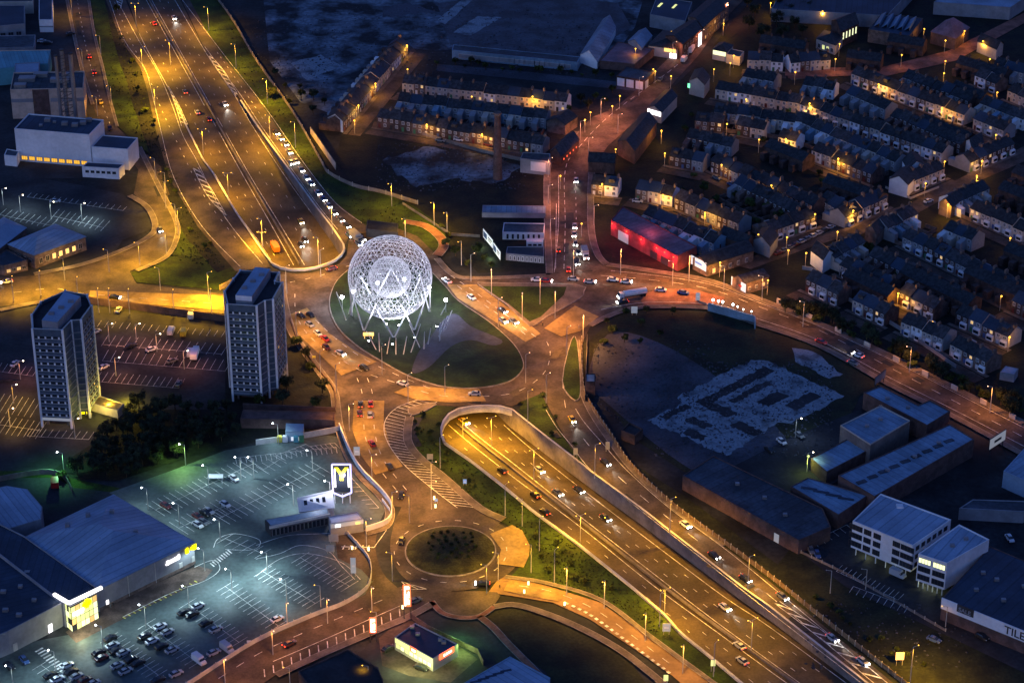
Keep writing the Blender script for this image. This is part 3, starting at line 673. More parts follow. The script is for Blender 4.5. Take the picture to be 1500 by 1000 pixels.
# ---- RISE-like landmark sphere
def strut_mesh(r, sub, rad):
    import bmesh
    bm = bmesh.new(); bmesh.ops.create_icosphere(bm, subdivisions=sub, radius=r)
    s = MB()
    for e in bm.edges: s.tube(e.verts[0].co, e.verts[1].co, rad, 4)
    bm.free(); return s
SC = P(573, 467); SZ = 16.9
rise = thing('sphere_sculpture', 'giant white openwork steel ball holding a smaller ball, on slanting legs in the roundabout', 'sculpture', SC)
o = strut_mesh(15.0, 4, .078).build('outer_sphere', 'white_steel', rise); o.location = (0, 0, SZ)
o = strut_mesh(7.5, 4, .040).build('inner_sphere', 'white_steel', rise); o.location = (0, 0, SZ)
def spoint(az, dn, r=15.0): return Vector((r*math.cos(dn)*math.cos(az), r*math.cos(dn)*math.sin(az), SZ-r*math.sin(dn)))
for k, fx in enumerate([(577,496),(607,485),(629,458),(600,441),(548,441),(514,463),(533,486)]):
    f = P(*fx)-SC; az = math.atan2(f.y, f.x)
    for dz in (-.42, .42):
        s = MB(); s.tube((f.x, f.y, 0), spoint(az+dz, .42 if k in (0,) else .3), .27, 6, .2); s.build('leg', 'white_steel', rise)
for k in range(10):
    az = k*math.pi/5+.2; s = MB(); s.tube(spoint(az, .15, 7.5), spoint(az+.12, .22, 15), .06, 4); s.build('stay', 'white_steel', rise)
reeds = [((537,487),(551,514)),((555,490),(556,517)),((571,496),(567,520)),((580,497),(580,521)),((596,495),(591,521)),((616,477),(602,518)),((600,477),(615,511)),((622,488),(621,513)),((631,483),(627,506)),((645,475),(644,501)),((655,465),(643,495)),((653,450),(646,463)),((662,457),(652,484)),((493,430),(507,471)),((512,425),(516,465)),((514,448),(511,462)),((629,436),(629,451))]
rdn = ['leftmost front', 'second from left front', 'front', 'front centre', 'front right of centre', 'long right-leaning', 'left-leaning right-hand', 'upright right-hand', 'slim right-hand', 'tall right-hand', 'outer right leaning', 'short far right', 'outermost right', 'outermost left', 'upright left', 'short left', 'short right rear']
for (t, b), nm in zip(reeds, rdn):
    bp_ = P(*b); hh = max(3.5, (b[1]-t[1])/3.65); tp = P(t[0], t[1], hh)
    s = MB(); s.tube((0,0,0), (tp.x-bp_.x, tp.y-bp_.y, hh), .18, 6, .12); s.ball((tp.x-bp_.x, tp.y-bp_.y, hh), .16, 6, 4)
    o = s.build('reed_pole', 'white_steel'); o.location = (bp_.x, bp_.y, TOPZ+.1); tag(o, f'{nm} white leaning pole in the grass round the sculpture', 'pole', 'white reed poles round the sculpture')
def flood(px, py, hh, label, pw):
    b = P(px, py, hh); r = thing('floodlight_mast', label, 'floodlight', (b.x, b.y, TOPZ+.1), 0, 'white floodlight masts round the sculpture')
    s = MB(); s.tube((0,0,0), (0,0,hh-.3), .12, 6, .08); s.build('mast', 'white_steel', r)
    s = MB(); s.ball((0,0,hh), .62, 10, 6); s.build('lamp', 'flood', r)
    light('POINT', r, (0, 0, hh+.9), pw*.42, (.86,.88,1), .5)
for px, py, hh, lb, pw in [(501,437,5,'floodlight mast left of the white ball',9000),(517,429,6,'floodlight mast at the left rim of the white ball',14000),(553,417,7,'left floodlight mast seen through the inner ball',16000),
                       (592,411,7,'brightest floodlight mast, seen through the inner ball',22000),(629,423,6,'floodlight mast at the right rim of the white ball',14000),(653,441,5,'floodlight mast right of the white ball',9000)]: flood(px, py, hh, lb, pw)
for (px, py), lb in (((566,478),'ground spotlight in front of the left legs'), ((584,480),'ground spotlight in front of the right legs'), ((540,503),'added ground spotlight beside the yellow sign'), ((575,508),'added ground spotlight among the front reed poles'), ((608,498),'added ground spotlight among the crossed reed poles'), ((640,482),'added ground spotlight at the edge of the purple path')):  # last four are unseen extras, added among the reeds to whiten the legs
    b = P(px, py); r = thing('ground_spotlight', 'white '+lb+' of the sculpture', 'spotlight', (b.x, b.y, TOPZ+.1))
    s = MB(); s.box(-.4,.4,-.3,.3,0,.5); s.build('housing', 'dark_metal', r); s = MB(); s.box(-.3,.3,-.2,.2,.52,.56); s.build('lens', 'flood', r)
    light('SPOT', r, (0,0,.9), 19000 if py < 481 else 13000, (.85,.85,1), .3, 120, (math.pi,0,0))
s = MB(); s.box(-1.9,1.9,-.1,.1,1.2,2.5); s.box(-1.5,-1.3,-.05,.05,0,1.2); s.box(1.3,1.5,-.05,.05,0,1.2)
o = s.build('direction_sign', 'sign_warm'); b = P(540,498); o.location = (b.x, b.y, TOPZ+.1); tag(o, 'yellow rectangular road sign on the roundabout grass before the sculpture', 'sign')

# ---- tower blocks
def tower(label, pts, h, floors, front, wide, lit=False):
    B = Bld('tower_block', label, 'tower block', pts, h, 'facade_dark', 'dark_asphalt', parapet=1.1, z0=2.6)
    fh = (h-4.5)/floors
    for i in range(len(pts)):
        a, b, d, n, L, rz = B.edge(i)
        cp_ = MB(); cp_.prism([a, b, b-n*.45, a-n*.45], h+1.1, h+1.22); cp_.build('coping', 'pale_concrete', B.root)
        for e in (a,):
            mb = MB(); mb.box(-.34,.34,-.34,.34,0,h+1.3); o = mb.build('fin', 'white_wall', B.root); o.location = (e.x, e.y, 0)
        vis = n.y < .25
        if not vis: continue
        for f in range(floors):
            z = 3.6+f*fh
            mb = MB(); wall = i in wide
            mb.prism([a, b, b+n*.22, a+n*.22], z-.28 if not wall else z-.12, z+.05 if not wall else z+.12)
            mb.build('floor_band', 'panel' if i in front else 'grey_wall', B.root)
            if wall: continue
            k = max(1, round(L/2.3)); g_ = MB(); m_ = MB()
            aa, bb = a+d*.5, b-d*.5
            g_.prism([aa+n*.02, bb+n*.02, bb+n*.09, aa+n*.09], z+.95, z+fh-.55)
            w_ = g_.build('window', 'glass', B.root)
            for c in range(k):
                if random.random() < .03:
                    lp_ = aa+(bb-aa)*((c+.35)/k); lw_ = MB(); lw_.prism([lp_+n*.1, lp_+d*.9+n*.1, lp_+d*.9+n*.13, lp_+n*.13], z+1.0, z+fh-.7); lw_.build('lit_pane', 'window_lit', B.root)
                q = aa+(bb-aa)*((c+.5)/k)
                m_.prism([q+n*.05, q+d*.55+n*.05, q+d*.55+n*.2, q+n*.2], z+.95, z+fh-.6)
            m_.prism([aa+n*.05, bb+n*.05, bb+n*.12, aa+n*.12], z+.9, z+.98); m_.build('mullion', 'white_wall' if i in front else 'grey_wall', w_)
    # stilts under the block
    for p in B.inset(2.0):
        mb = MB(); mb.box(-.3,.3,-.3,.3,0,2.7); o = mb.build('stilt', 'concrete', B.root); o.location = (p.x, p.y, 0)
    core = MB(); core.prism([p for p in B.inset(3.2)], 0, 2.62); core.build('lobby', 'brown_wall', B.root)
    return B
TW2 = tower('right of the two dark tower blocks, beside the big roundabout', [(333,450),(376,452.6),(388,445),(400,443),(414,418),(403,416),(409,403),(352,400),(342,412),(328.7,430.6)], 36, 13, (0,), (1,2))
TW1 = tower('left of the two dark tower blocks, yellow light at its foot', [(47.6,486),(91.6,488),(104.8,474),(119,473),(134.5,452),(128,436),(96,430),(60,446),(46.5,465)], 36, 13, (0,), (1,2))
for B, q, lz in ((TW2, [(345,432),(369,434),(396,394),(374,391)], 3.4), (TW1, [(61,469),(84,472),(118,434),(94,427)], 3.6)):
    w_ = [p-B.c for p in PP(q, 36+lz)]; mb = MB(); mb.poly([(p.x,p.y) for p in w_], 36+lz+.06); mb.build('roof', 'blue_roof', B.root); mb = MB(); mb.prism([(p.x,p.y) for p in w_], 36, 36+lz); ph = mb.build('penthouse', 'grey_wall', B.root)
    if B is TW2:
        d = (w_[1]-w_[0]).normalized(); n = Vector((d.y, -d.x, 0)); mb = MB()
        mb.prism([(p.x,p.y) for p in (w_[0], w_[1], w_[1]+n*.15, w_[0]+n*.15)], 36+lz-1.8, 36+lz); mb.build('fascia', 'white_wall', ph)
    for k in range(3):
        p = w_[0].lerp(w_[2], .25+.25*k); mb = MB(); mb.box(-.9,.9,-.6,.6,36+lz,37+lz-.2); o = mb.build('roof_vent', 'steel', ph); o.location = (p.x, p.y, 0)
a, b, d, n, L, rz = TW1.edge(3)
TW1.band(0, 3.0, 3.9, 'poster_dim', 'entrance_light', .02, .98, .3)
light('POINT', TW1.root, (a.x+n.x*5+d.x*5, a.y+n.y*5+d.y*5, 3.0), 5200, (1,.72,.05), .4); light('POINT', TW1.root, (a.x+n.x*9+d.x*12, a.y+n.y*9+d.y*12, 3.0), 3200, (1,.72,.05), .4)
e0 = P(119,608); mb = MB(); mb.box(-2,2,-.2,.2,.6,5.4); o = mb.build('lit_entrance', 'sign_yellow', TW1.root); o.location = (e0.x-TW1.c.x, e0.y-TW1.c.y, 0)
pd = Bld('garage_block', 'low flat garage block glowing yellow right of the left tower', 'garage', [(130,590),(172,602),(182,592),(146,580)], 3, 'cream_wall', 'buff', .3)
light('POINT', pd.root, (-2, -6, 4.2), 1500, (1,.75,.1), .3)

# ---- top left industrial yard
h1 = Bld('factory_hall', 'tall windowless pale blue-white hall with a dark roof', 'factory', [(21,190),(131,199),(152,177),(42,168)], 14, 'white_wall', 'navy_roof', .5)
h1.wins(0, 9, 1, 2.6, 1.8, .9, 1, 'dark_metal', 'amber_lit', 2, 0, .05)
for k, (x, y) in enumerate([(95,183),(110,185),(122,182),(70,178),(130,178)]): h1.box('roof_vent', x, y, 2.5, 2, 1.3, 'steel')
h2 = Bld('factory_annex', 'lower white annex joined right of the tall pale hall', 'annex', [(134,216),(187,220),(202,203),(150,199)], 9, 'white_wall', 'navy_roof', .4)
h3 = Bld('site_office', 'small low white office in front of the factory annex', 'office', [(120,245),(174,248),(182,241),(128,238)], 4.5, 'white_wall', 'navy_roof', .3)
h3.wins(0, 6, 1, 1.5, 1.1, 2.2, 1, 'dark_metal')
h4 = Bld('gatehouse', 'little white lean-to at the left foot of the tall pale hall', 'outbuilding', [(6,228),(24,230),(28,222),(10,219)], 4.5, 'white_wall', 'felt_roof', .3)
s1 = thing('flue_stack', 'cluster of three tall steel flues rising behind the factory', 'chimney', P(104,190), 0)
for k, (dx, dy, r, hh) in enumerate([(-3.6,0,.75,33),(-1.2,1.5,.9,35),(2.6,0,.9,34)]):
    s = MB(); s.tube((dx,dy,0),(dx,dy,hh),r,12); f = s.build('flue', 'steel', s1); s = MB(); s.tube((dx,dy,hh),(dx,dy,hh+.5),r*1.15,12); s.build('cap', 'dark_metal', f)
s = MB()
for z in range(2, 33, 3):
    for a, b in (((-3.6,0),(2.6,0)),((-1.2,1.5),(2.6,0)),((-3.6,0),(-1.2,1.5))): s.tube((*a,z),(*b,z),.1,4); s.tube((*a,z),(*b,z+3),.08,4)
s.build('lattice', 'dark_metal', s1)
h5 = Bld('plant_building', 'building with pale walls and a dark red brick middle, flues at its right end', 'factory', [(15,133),(122,131),(124,106),(20,108)], 13, 'peach_wall', 'felt_roof', .6)
h5.band(0, .2, 13.3, 'brown_wall', 'brick_panel', .30, .52, .25); h5.band(0, 7.6, 9.2, 'grey_wall', 'grey_band', 0, .3); h5.band(0, 7.6, 9.2, 'grey_wall', 'grey_band', .54, 1)
for k, (x, y, a, b) in enumerate([(30,128,5,3),(40,118,7,4),(88,120,8,3),(98,112,4,4),(60,112,6,3)]): h5.box('roof_plant', x, y, a, b, 1.6, 'steel')
h6 = Bld('teal_shed', 'long shed with a bright teal roof at the left edge', 'shed', [(-30,104),(70,93),(74,74),(-30,76)], 8, 'teal_roof', 'teal_roof', .0)
h6.band(2, 6.6, 8.3, 'peach_wall', 'fascia'); h6b = Bld('flat_annex', 'blue flat-roofed annex in front of the teal shed', 'annex', [(21,108),(57,106),(58,92),(22,94)], 8.6, 'grey_wall', 'blue_roof', .3)
h7 = Bld('workshop', 'white-fronted workshop with a dark green roof, lamps on its right wall', 'workshop', [(57,30),(77,30),(77,-5),(57,-5)], 6, 'white_wall', 'navy_roof', .3)
h7.band(0, 2.6, 3.2, 'grey_wall', 'grey_band')
h8 = Bld('depot', 'wide dark-roofed depot in the top left corner', 'depot', [(-30,42),(36,36),(36,9),(-30,8)], 6, 'grey_wall', 'navy_roof', .4)
h8.wins(0, 5, 1, 2.4, 2.6, .3, 1, 'grey_wall'); h9 = Bld('depot', 'smaller dark store with a lit orange edge at the very top left', 'depot', [(-10,4),(48,3),(48,-14),(-10,-14)], 6, 'cream_wall', 'navy_roof', .3)
h10 = Bld('warehouse', 'dark warehouse behind the row of lorries, far left', 'warehouse', [(-30,72),(50,70),(52,52),(-30,54)], 4, 'grey_wall', 'felt_roof', .3)
for k, (px, py) in enumerate([(18,46),(24,46),(31,46)]): pass
# pyramid-roofed centre
q1 = Bld('community_centre', 'blue pyramid-roofed brick building glowing orange beside the left junction', 'hall', [(12,357),(50,373),(125,346),(81,328)], 6, 'pale_brick', 'blue_roof', kind='hip', rise=3)
q1.wins(1, 7, 1, 1.6, 2.2, 1.6, 1, 'cream_wall', 'glass', 1, .7, .05, litm='sign_warm'); q1.wins(0, 4, 1, 1.6, 1.6, 1.8, 1, 'cream_wall')
q2 = Bld('community_centre', 'blue-roofed wing at the left edge above the left junction', 'hall', [(-40,352),(-5,366),(38,333),(5,318)], 6, 'pale_brick', 'blue_roof', kind='hip', rise=2.5)
q3 = Bld('entrance_porch', 'low dark-roofed block with a lit edge in front of the left blue-roofed wing', 'porch', [(-20,386),(6,390),(40,382),(10,366)], 4, 'pale_brick', 'felt_roof', .3)
q3.wins(1, 4, 1, 1.6, 1.4, 1.0, 1, 'cream_wall', 'glass', 1, .5)
light('POINT', q1.root, (8, -12, 4.5), 1400, (1,.6,.12), .3)

# ---- retail park bottom left
r1 = Bld('superstore', 'big store with a broad blue hipped roof beside the teal-lit car park', 'store', [(36,786),(143,862),(284,793),(166,724)], 8, 'grey_wall', 'blue_roof', kind='hip', rise=4.5)
r1.wall.data.materials[0] = M['grey_wall']
def blobs(B, i, t, z, shapes, m, name):
    a, b, d, n, L, rz = B.edge(i); s = MB(); p = a+d*L*t
    for (x, zz, wd, ht) in shapes:
        s.prism([p+d*(x)+n*.1, p+d*(x+wd)+n*.1, p+d*(x+wd)+n*.35, p+d*x+n*.35], z+zz, z+zz+ht)
    return s.build(name, m, B.root)
blobs(r1, 1, .90, 5.2, [(0,.2,1.3,1.5),(.5,0,.6,2.0),(1.9,.6,.5,.9),(2.6,.2,1.0,1.7),(3.4,.1,.8,1.9)], 'sign_yellow', 'logo_sign')
blobs(r1, 1, .70, 4.6, [(0,0,.8,1.4),(.9,.3,1.2,.9),(2.2,.3,.8,.9),(3.1,.3,1.0,1.0),(4.2,.6,.8,1.1),(-.3,.1,5.2,.35)], 'sign_white', 'logo_sign')
r1.band(1, .3, 3.0, 'pale_concrete', 'service_door', .83, .865); r1.band(1, .3, 3.2, 'pale_concrete', 'service_door', .965, .995); r1.band(1, .3, 2.6, 'sign_white', 'lit_door', .07, .095)
r1.band(1, .1, 1.2, 'pale_brick', 'plinth', .0, 1, .12)
for k, t in enumerate((.3, .58)): r1.band(1, .3, 7.6, 'pale_concrete', 'downpipe', t, t+.003, .2)
r2 = Bld('superstore', 'dark blue flat-roofed store at the bottom left corner', 'store', [(-60,830),(-10,935),(12,926),(92,884),(30,790),(-20,760)], 7.5, 'grey_wall', 'navy_roof', .5)
r2.band(2, .3, 3.0, 'sign_white', 'lit_door', .70, .77); r2.band(2, .3, 2.8, 'pale_concrete', 'service_door', .05, .13)
for k, (x, y) in enumerate([(8,895),(28,902),(5,868),(40,840),(-5,850)]): r2.box('roof_vent', x, y, 1.6, 1.2, .9, 'steel')
r4 = Bld('linking_block', 'darker blue flat block joining the two stores behind the glazed entrance', 'store', [(92,884),(104,884),(143,862),(36,786),(-20,758),(-30,790)], 8.2, 'grey_wall', 'navy_roof', .4)
r3 = Bld('retail_shed', 'blue barrel-roofed shed behind the superstore at the left edge', 'shed', [(-40,790),(60,760),(62,742),(40,716),(10,711),(-40,722)], 7, 'grey_wall', 'blue_roof', .0)
ent = Bld('glazed_entrance', 'yellow-lit glass entrance tower with a white angled canopy edge', 'entrance', [(95,881),(103,888),(141,868),(130,858)], 9, 'glass', 'navy_roof', .0)
for i, cols in ((0, 3), (1, 6)):
    a, b, d, n, L, rz = ent.edge(i)
    for c in range(cols):
        for r in range(4):
            s = MB(); p, q = a+d*(L*c/cols+.1), a+d*(L*(c+1)/cols-.1)
            s.prism([p+n*.05, q+n*.05, q+n*.12, p+n*.12], .3+r*2.1, 2.2+r*2.1)
            s.build('window', random.choice(['shop_lit','shop_lit','yellow_lit','yellow_lit','window_lit','glass']), ent.root)
s = MB(); pa, pb, pc = [p-ent.c for p in PP([(79,869),(101,882),(149,859)], 9.9)]
s.beam(pa, pb, .8, 9.3, 10.1); s.beam(pb, pc, .8, 9.3, 10.1); s.build('canopy', 'sign_white', ent.root)
blobs(ent, 1, .42, 6.3, [(0,.6,3.4,1.0),(1.1,-.4,1.2,3.0),(.4,.2,.9,1.9),(2.2,.1,.8,2.0)], 'sign_yellow', 'star_sign'); blobs(ent, 1, .05, 5.5, [(0,0,1,1.1),(1.2,0,.9,1.1),(2.2,0,1.1,1.1),(3.4,.2,.6,.9)], 'sign_white', 'shop_sign')
light('POINT', ent.root, (1, -9, 3.5), 1500, (1,.95,.5), .6); light('POINT', ent.root, (-7, -2, 3.5), 700, (1,.95,.5), .6)
# canopy building beside the totem
k1 = Bld('canopy_building', 'long low pavilion with a pale sloping roof over a glazed front, in the car park', 'pavilion', [(396,770),(482,752),(480,744),(388,761)], 4, 'dark_metal', 'steel_roof', 0)
k1.band(0, 3.2, 4.1, 'pale_concrete', 'fascia', -.02, 1.02, .5)
k1.wins(0, 14, 1, 1.2, 2.5, .2, 1, 'steel', 'glass', 0, 0, .02)
k2 = Bld('kiosk_block', 'white box-like end block of the car park pavilion', 'pavilion', [(484,768),(532,761),(524,750),(481,757)], 4.6, 'grey_wall', 'white_wall', .3)
k2.band(0, 3.4, 4.8, 'poster_dim', 'fascia', 0, 1, .3); k2.band(0, 3.5, 4.5, 'sign_white', 'shop_sign', .14, .3, .42); k2.band(0, 3.6, 4.4, 'sign_warm', 'shop_sign', .76, .9, .42)
k3 = Bld('rooflight_hall', 'low white hall with four dark roof windows behind the pavilion', 'pavilion', [(439,748),(489,742),(486,731),(437,742)], 3.5, 'white_wall', 'white_wall', kind='mono', rise=3.2)
for k in range(4):
    t = .2+.18*k; a, b, c, d = [Vector((p.x, p.y)) for p in k3.W]; p = a.lerp(b, t).lerp(d.lerp(c, t), .35); q = a.lerp(b, t).lerp(d.lerp(c, t), .7); u = (b-a).normalized()*.5
    z0, z1 = 3.5+3.2*.35, 3.5+3.2*.7; s = MB(); s.add([(*(p-u),z0+.12),(*(p+u),z0+.12),(*(q+u),z1+.12),(*(q-u),z1+.12)], [(0,1,2,3)]); s.build('roof_window', 'glass', k3.root)
light('POINT', k3.root, (0, 4, 9), 2600, (.8,.85,1), .8)
# totems
tt = thing('totem_sign', 'tall lilac-outlined hexagonal totem with a yellow letter Y in the car park', 'totem sign', P(502,737))
s = MB(); hx = [(-2.9,4),(-2.9,14.4),(2.9,14.4),(2.9,4),(0,2.6)]
for i in range(5):
    a, b = hx[i], hx[(i+1) % 5]; s.tube((a[0],0,a[1]), (b[0],0,b[1]), .3, 6)
s.build('frame', 'sign_lilac', tt)
s = MB(); s.prism([(-2.6,.05),(2.6,.05),(2.6,.25),(-2.6,.25)], 4.2, 14.0); s.build('panel', 'glass', tt)
s = MB(); s.add([(-2.2,-.2,13.4),(-1.1,-.2,13.4),(0,-.2,11.7),(1.1,-.2,13.4),(2.2,-.2,13.4),(.6,-.2,10.7),(.6,-.2,8.6),(-.6,-.2,8.6),(-.6,-.2,10.7)], [(0,1,2,8),(2,3,4,5),(8,2,5,6,7)]); s.build('letter', 'sign_yellow', tt)
for x in (-2.4, 0, 2.4): s = MB(); s.tube((x,0,0),(x,0,3.6),.16,6); s.build('leg', 'white_steel', tt)
s = MB(); s.prism([(-2.3,-.05),(-1.9,-.05),(-1.9,.02),(-2.3,.02)], 6, 12.8); s.prism([(1.9,-.05),(2.3,-.05),(2.3,.02),(1.9,.02)], 6, 12.8); s.build('side_light', 'sign_white', tt)
light('POINT', tt, (0, -2.5, 9), 1600, (.85,.8,1), 1.0)
def totem(px, py, base, ht, wd, label, n):
    t = thing('totem_sign', label, 'totem sign', P(px, py))
    for x in (-wd*.45, wd*.45): s = MB(); s.tube((x,.2,0),(x,.2,ht),.14,6); s.build('post', 'dark_metal', t)
    s = MB(); s.box(-wd/2,wd/2,-.15,.15,base,ht); s.build('panel', 'red_lit', t)
    for k in range(n):
        z = base+.3+(ht-base-.4)*(n-1-k)/n; hh = (ht-base-.4)/n*.82; s = MB(); y = -.3
        a = wd*.32
        if k % 3 == 0: s.box(-a,-a+.35,y,-.16,z,z+hh); s.box(-a+.35,a,y,-.16,z+hh-.4,z+hh); s.box(-a+.35,a,y,-.16,z+hh*.35,z+hh*.35+.4)
        elif k % 3 == 1: s.box(-a,a,y,-.16,z,z+.4); s.box(-a,-a+.4,y,-.16,z+.4,z+hh); s.box(a-.4,a,y,-.16,z+.4,z+hh)
        else: s.box(-a,a,y,-.16,z,z+.35); s.box(-a,a,y,-.16,z+hh-.35,z+hh); s.box(-a,-a+.4,y,-.16,z+.35,z+hh-.35)
        s.build('letter', 'sign_white', t)
    light('POINT', t, (0, -1.6, base+2), 700, (1,.35,.2), .5)
totem(597, 908, 5.0, 12.4, 2.2, 'tall red totem on two posts with white glyphs by the small roundabout', 4)
totem(547, 940, 3.4, 8.6, 1.9, 'shorter glowing red and white totem beside the dark roof', 3)
# restaurant
rr = Bld('drive_in_restaurant', 'small flat dark-roofed restaurant with a yellow-lit front and red signs', 'restaurant', [(578,934),(634,966),(671,944),(608,913)], 4.2, 'cream_wall', 'navy_roof', .35)
rr.wins(0, 8, 1, 1.7, 1.6, 1.2, 1, 'cream_wall', 'yellow_lit', 0, .6, .03, litm='shop_lit'); rr.band(0, 2.9, 4.4, 'yellow_lit', 'fascia', .02, .98, .12)
blobs(rr, 0, .42, 3.2, [(0,0,2.6,1.6)], 'red_lit', 'logo_sign'); blobs(rr, 0, .46, 3.5, [(.1,0,1.6,.9)], 'sign_white', 'shop_sign')
blobs(rr, 1, .25, 3.0, [(0,0,5.6,1.8)], 'red_lit', 'logo_sign'); blobs(rr, 1, .36, 3.4, [(.3,0,.7,.9),(1.3,0,.7,.9),(2.2,0,.7,.9),(3.0,0,.6,.9)], 'sign_white', 'shop_sign')
for k, (x, y) in enumerate([(604,920),(645,938),(650,942),(612,930)]): rr.box('roof_vent', x, y, 1.3, 1.0, .8, 'steel')
light('POINT', rr.root, (-7, -9, 4.4), 2000, (.95,1,.35), .4); light('POINT', rr.root, (0, -12, 4.4), 2000, (.9,1,.35), .4); light('POINT', rr.root, (10.5, -1, 4), 1300, (.5,1,.2), .4); light('POINT', rr.root, (9, 6, 4), 900, (.3,1,.25), .4)
Bld('dark_hall', 'dark unlit flat roof at the bottom edge left of the restaurant', 'hall', [(437,984),(510,952),(554,979),(566,1010),(470,1030)], 5, 'brick', 'dark_asphalt', .4)
bb = Bld('blue_roofed_unit', 'blue metal-roofed unit with dark roof slots at the bottom edge', 'unit', [(660,1012),(747,962),(806,993),(800,1040),(700,1050)], 7, 'steel_roof', 'blue_roof', .3)
for k in range(5): bb.box('roof_slot', 697+k*11, 998-k*4, 3.2, .7, .15, 'navy_roof', rz=.3)

# ---- strip between the towers and the retail park
g1 = Bld('low_brown_building', 'low brown flat building between the right tower and the retail park', 'building', [(352,614),(490,616),(491,604),(356,601)], 3.5, 'brown_wall', 'brown_wall', .3)
g2 = Bld('blue_container', 'blue container with a lit white panel by the recycling bins', 'container', [(418,632),(444,632),(445,621),(419,620)], 4, 'blue_roof', 'blue_roof', .1); g2.band(0, .6, 2.0, 'poster', 'sign_panel', .3, .75)
for k, (px, cc) in enumerate([(410,'yellow_paint'),(418,'white_wall'),(434,'teal_roof'),(442,'green_glow')]):
    b = P(px, 648); s = MB(); s.box(-.8,.8,-.7,.7,0,1.9); s.box(-.6,.6,-.5,.5,1.9,2.2); o = s.build('recycling_bin', cc if cc != 'green_glow' else 'car_green'); o.location = (b.x, b.y, MZ)
    tag(o, f"{['yellow','white','teal','dark green'][k]} recycling bin in the row under the pale wall", 'bin')

# ---- middle: row of sheds, billboards, red warehouse
m1 = Bld('white_fronted_unit', 'dark-roofed unit with a striped white front left of the red-lit road', 'unit', [(736,341),(797,342),(798,328),(738,327)], 2.9, 'white_wall', 'felt_roof', .3); m1.wins(0, 7, 1, .8, 2.0, .4, 1, 'dark_metal', 'glass', 0)
m2 = Bld('white_kiosk', 'small white box building in front of the striped unit', 'kiosk', [(771,355),(796,355),(796,350),(771,350)], 2.4, 'white_wall', 'white_wall', .3); m2.wins(0, 3, 1, 1.4, .8, .9, 1, 'dark_metal')
m3 = Bld('store_building', 'dark building with white slats right of the twin billboards', 'unit', [(741,372),(797,377),(797,362),(743,362)], 2.6, 'grey_wall', 'felt_roof', .3); m3.wins(0, 8, 1, .7, 1.8, .3, 1, 'white_wall', 'glass', 0)
m4 = Bld('long_shed', 'long low grey-blue shed roof at the edge of the dark wasteland', 'shed', [(706,312),(799,313),(800,302),(707,301)], 2, 'grey_wall', 'steel_roof', .2)
m5 = Bld('electricity_cabin', 'dark flat-roofed cabin between the queue slip road and the loop path', 'cabin', [(536,336),(583,341),(583,328),(538,323)], 3.5, 'dark_metal', 'dark_asphalt', .2)
red = Bld('red_warehouse', 'long windowless warehouse washed in red light above the east road', 'warehouse', [(895,323),(993,376),(1021,362),(912,303)], 6.2, 'red_wall', 'purple_roof', .3)
red.band(0, .2, 4.0, 'poster_dim', 'white_panel', .12, .27, .2); red.band(0, .1, 3.0, 'dark_metal', 'roller_door', .6, .7); red.band(0, .1, 3.0, 'dark_metal', 'roller_door', .76, .86)
a, b, d, n, L, rz = red.edge(0)
for t, pw in ((.03, 700), (.25, 500), (.47, 800), (.7, 1000), (.82, 1100), (.95, 700)):
    p = a+d*L*t+n*1.6; o = light('POINT', red.root, (p.x, p.y, 4.8), pw, (1,.04,.08), .3); s = MB(); s.ball((0,0,0), .28, 6, 4); f = s.build('wall_lamp', 'red_lit', red.root); f.location = (p.x-n.x*1.2, p.y-n.y*1.2, 5.4)
light('POINT', red.root, (0, 0, 9.5), 600, (1,.15,.2), .5)
def billboard(label, a, b, h0, h1, m, logo=None, legs=True, lit=None):
    A, B = P(*a), P(*b); c = (A+B)/2; d = (B-A).normalized(); L = (B-A).length; t = thing('billboard', label, 'billboard', c, math.atan2(d.y, d.x))
    s = MB(); s.box(-L/2-.2,L/2+.2,0,.25,h0-.2,h1+.2); s.build('frame', 'dark_metal', t)
    s = MB(); s.box(-L/2,L/2,-.08,-.005,h0,h1); s.build('poster', m, t)
    if m in ('poster', 'poster_dim') and not logo:
        s = MB(); s.box(-L*.46,-L*.1,-.12,-.085,h0+(h1-h0)*.15,h0+(h1-h0)*.8); s.build('print', 'car_blue', t)
        s = MB(); s.box(L*.02,L*.42,-.12,-.085,h0+(h1-h0)*.6,h0+(h1-h0)*.75); s.box(L*.02,L*.34,-.12,-.085,h0+(h1-h0)*.35,h0+(h1-h0)*.45); s.build('print', 'car_darkred', t)
    if legs:
        for x in (-L*.4, L*.4): s = MB(); s.box(x-.15,x+.15,.05,.3,0,h0-.2); s.build('leg', 'dark_metal', t)
    if logo: s = MB(); s.box(-L*.22,L*.22,-.16,-.09,h0+(h1-h0)*.38,h0+(h1-h0)*.62); s.build('logo', logo, t)
    if lit: light('POINT', t, (0,-2.5,h0), lit[0], lit[1], .5)
    return t
billboard('left of two white lit billboards above the green slope', (708,352), (722,369), 1.5, 5.0, 'poster', None, True, (250, (.7,1,.4)))
billboard('right of two white lit billboards above the green slope', (723,371), (733,385), 1.2, 4.6, 'poster', None, True, (250, (.7,1,.4)))
billboard('long pale hoarding beside the motorway fence', (455,197), (492,250), .3, 3.4, 'cream_wall', None)
sb = Bld('corner_shop', 'dark-roofed shop row with yellow-lit side, billboard on its gable', 'shop', [(1015,377),(1036,388),(1104,366),(1088,352)], 5, 'pale_brick', 'slate', kind='gable', rise=2); sb.wins(1, 5, 1, 1.3, 1.8, .8, 1, 'white_wall', 'glass', 1, .2)
billboard('white lit billboard on the gable of the shop row', (1012,393), (1034,405), 2.0, 5.6, 'poster', 'sign_blue', True)
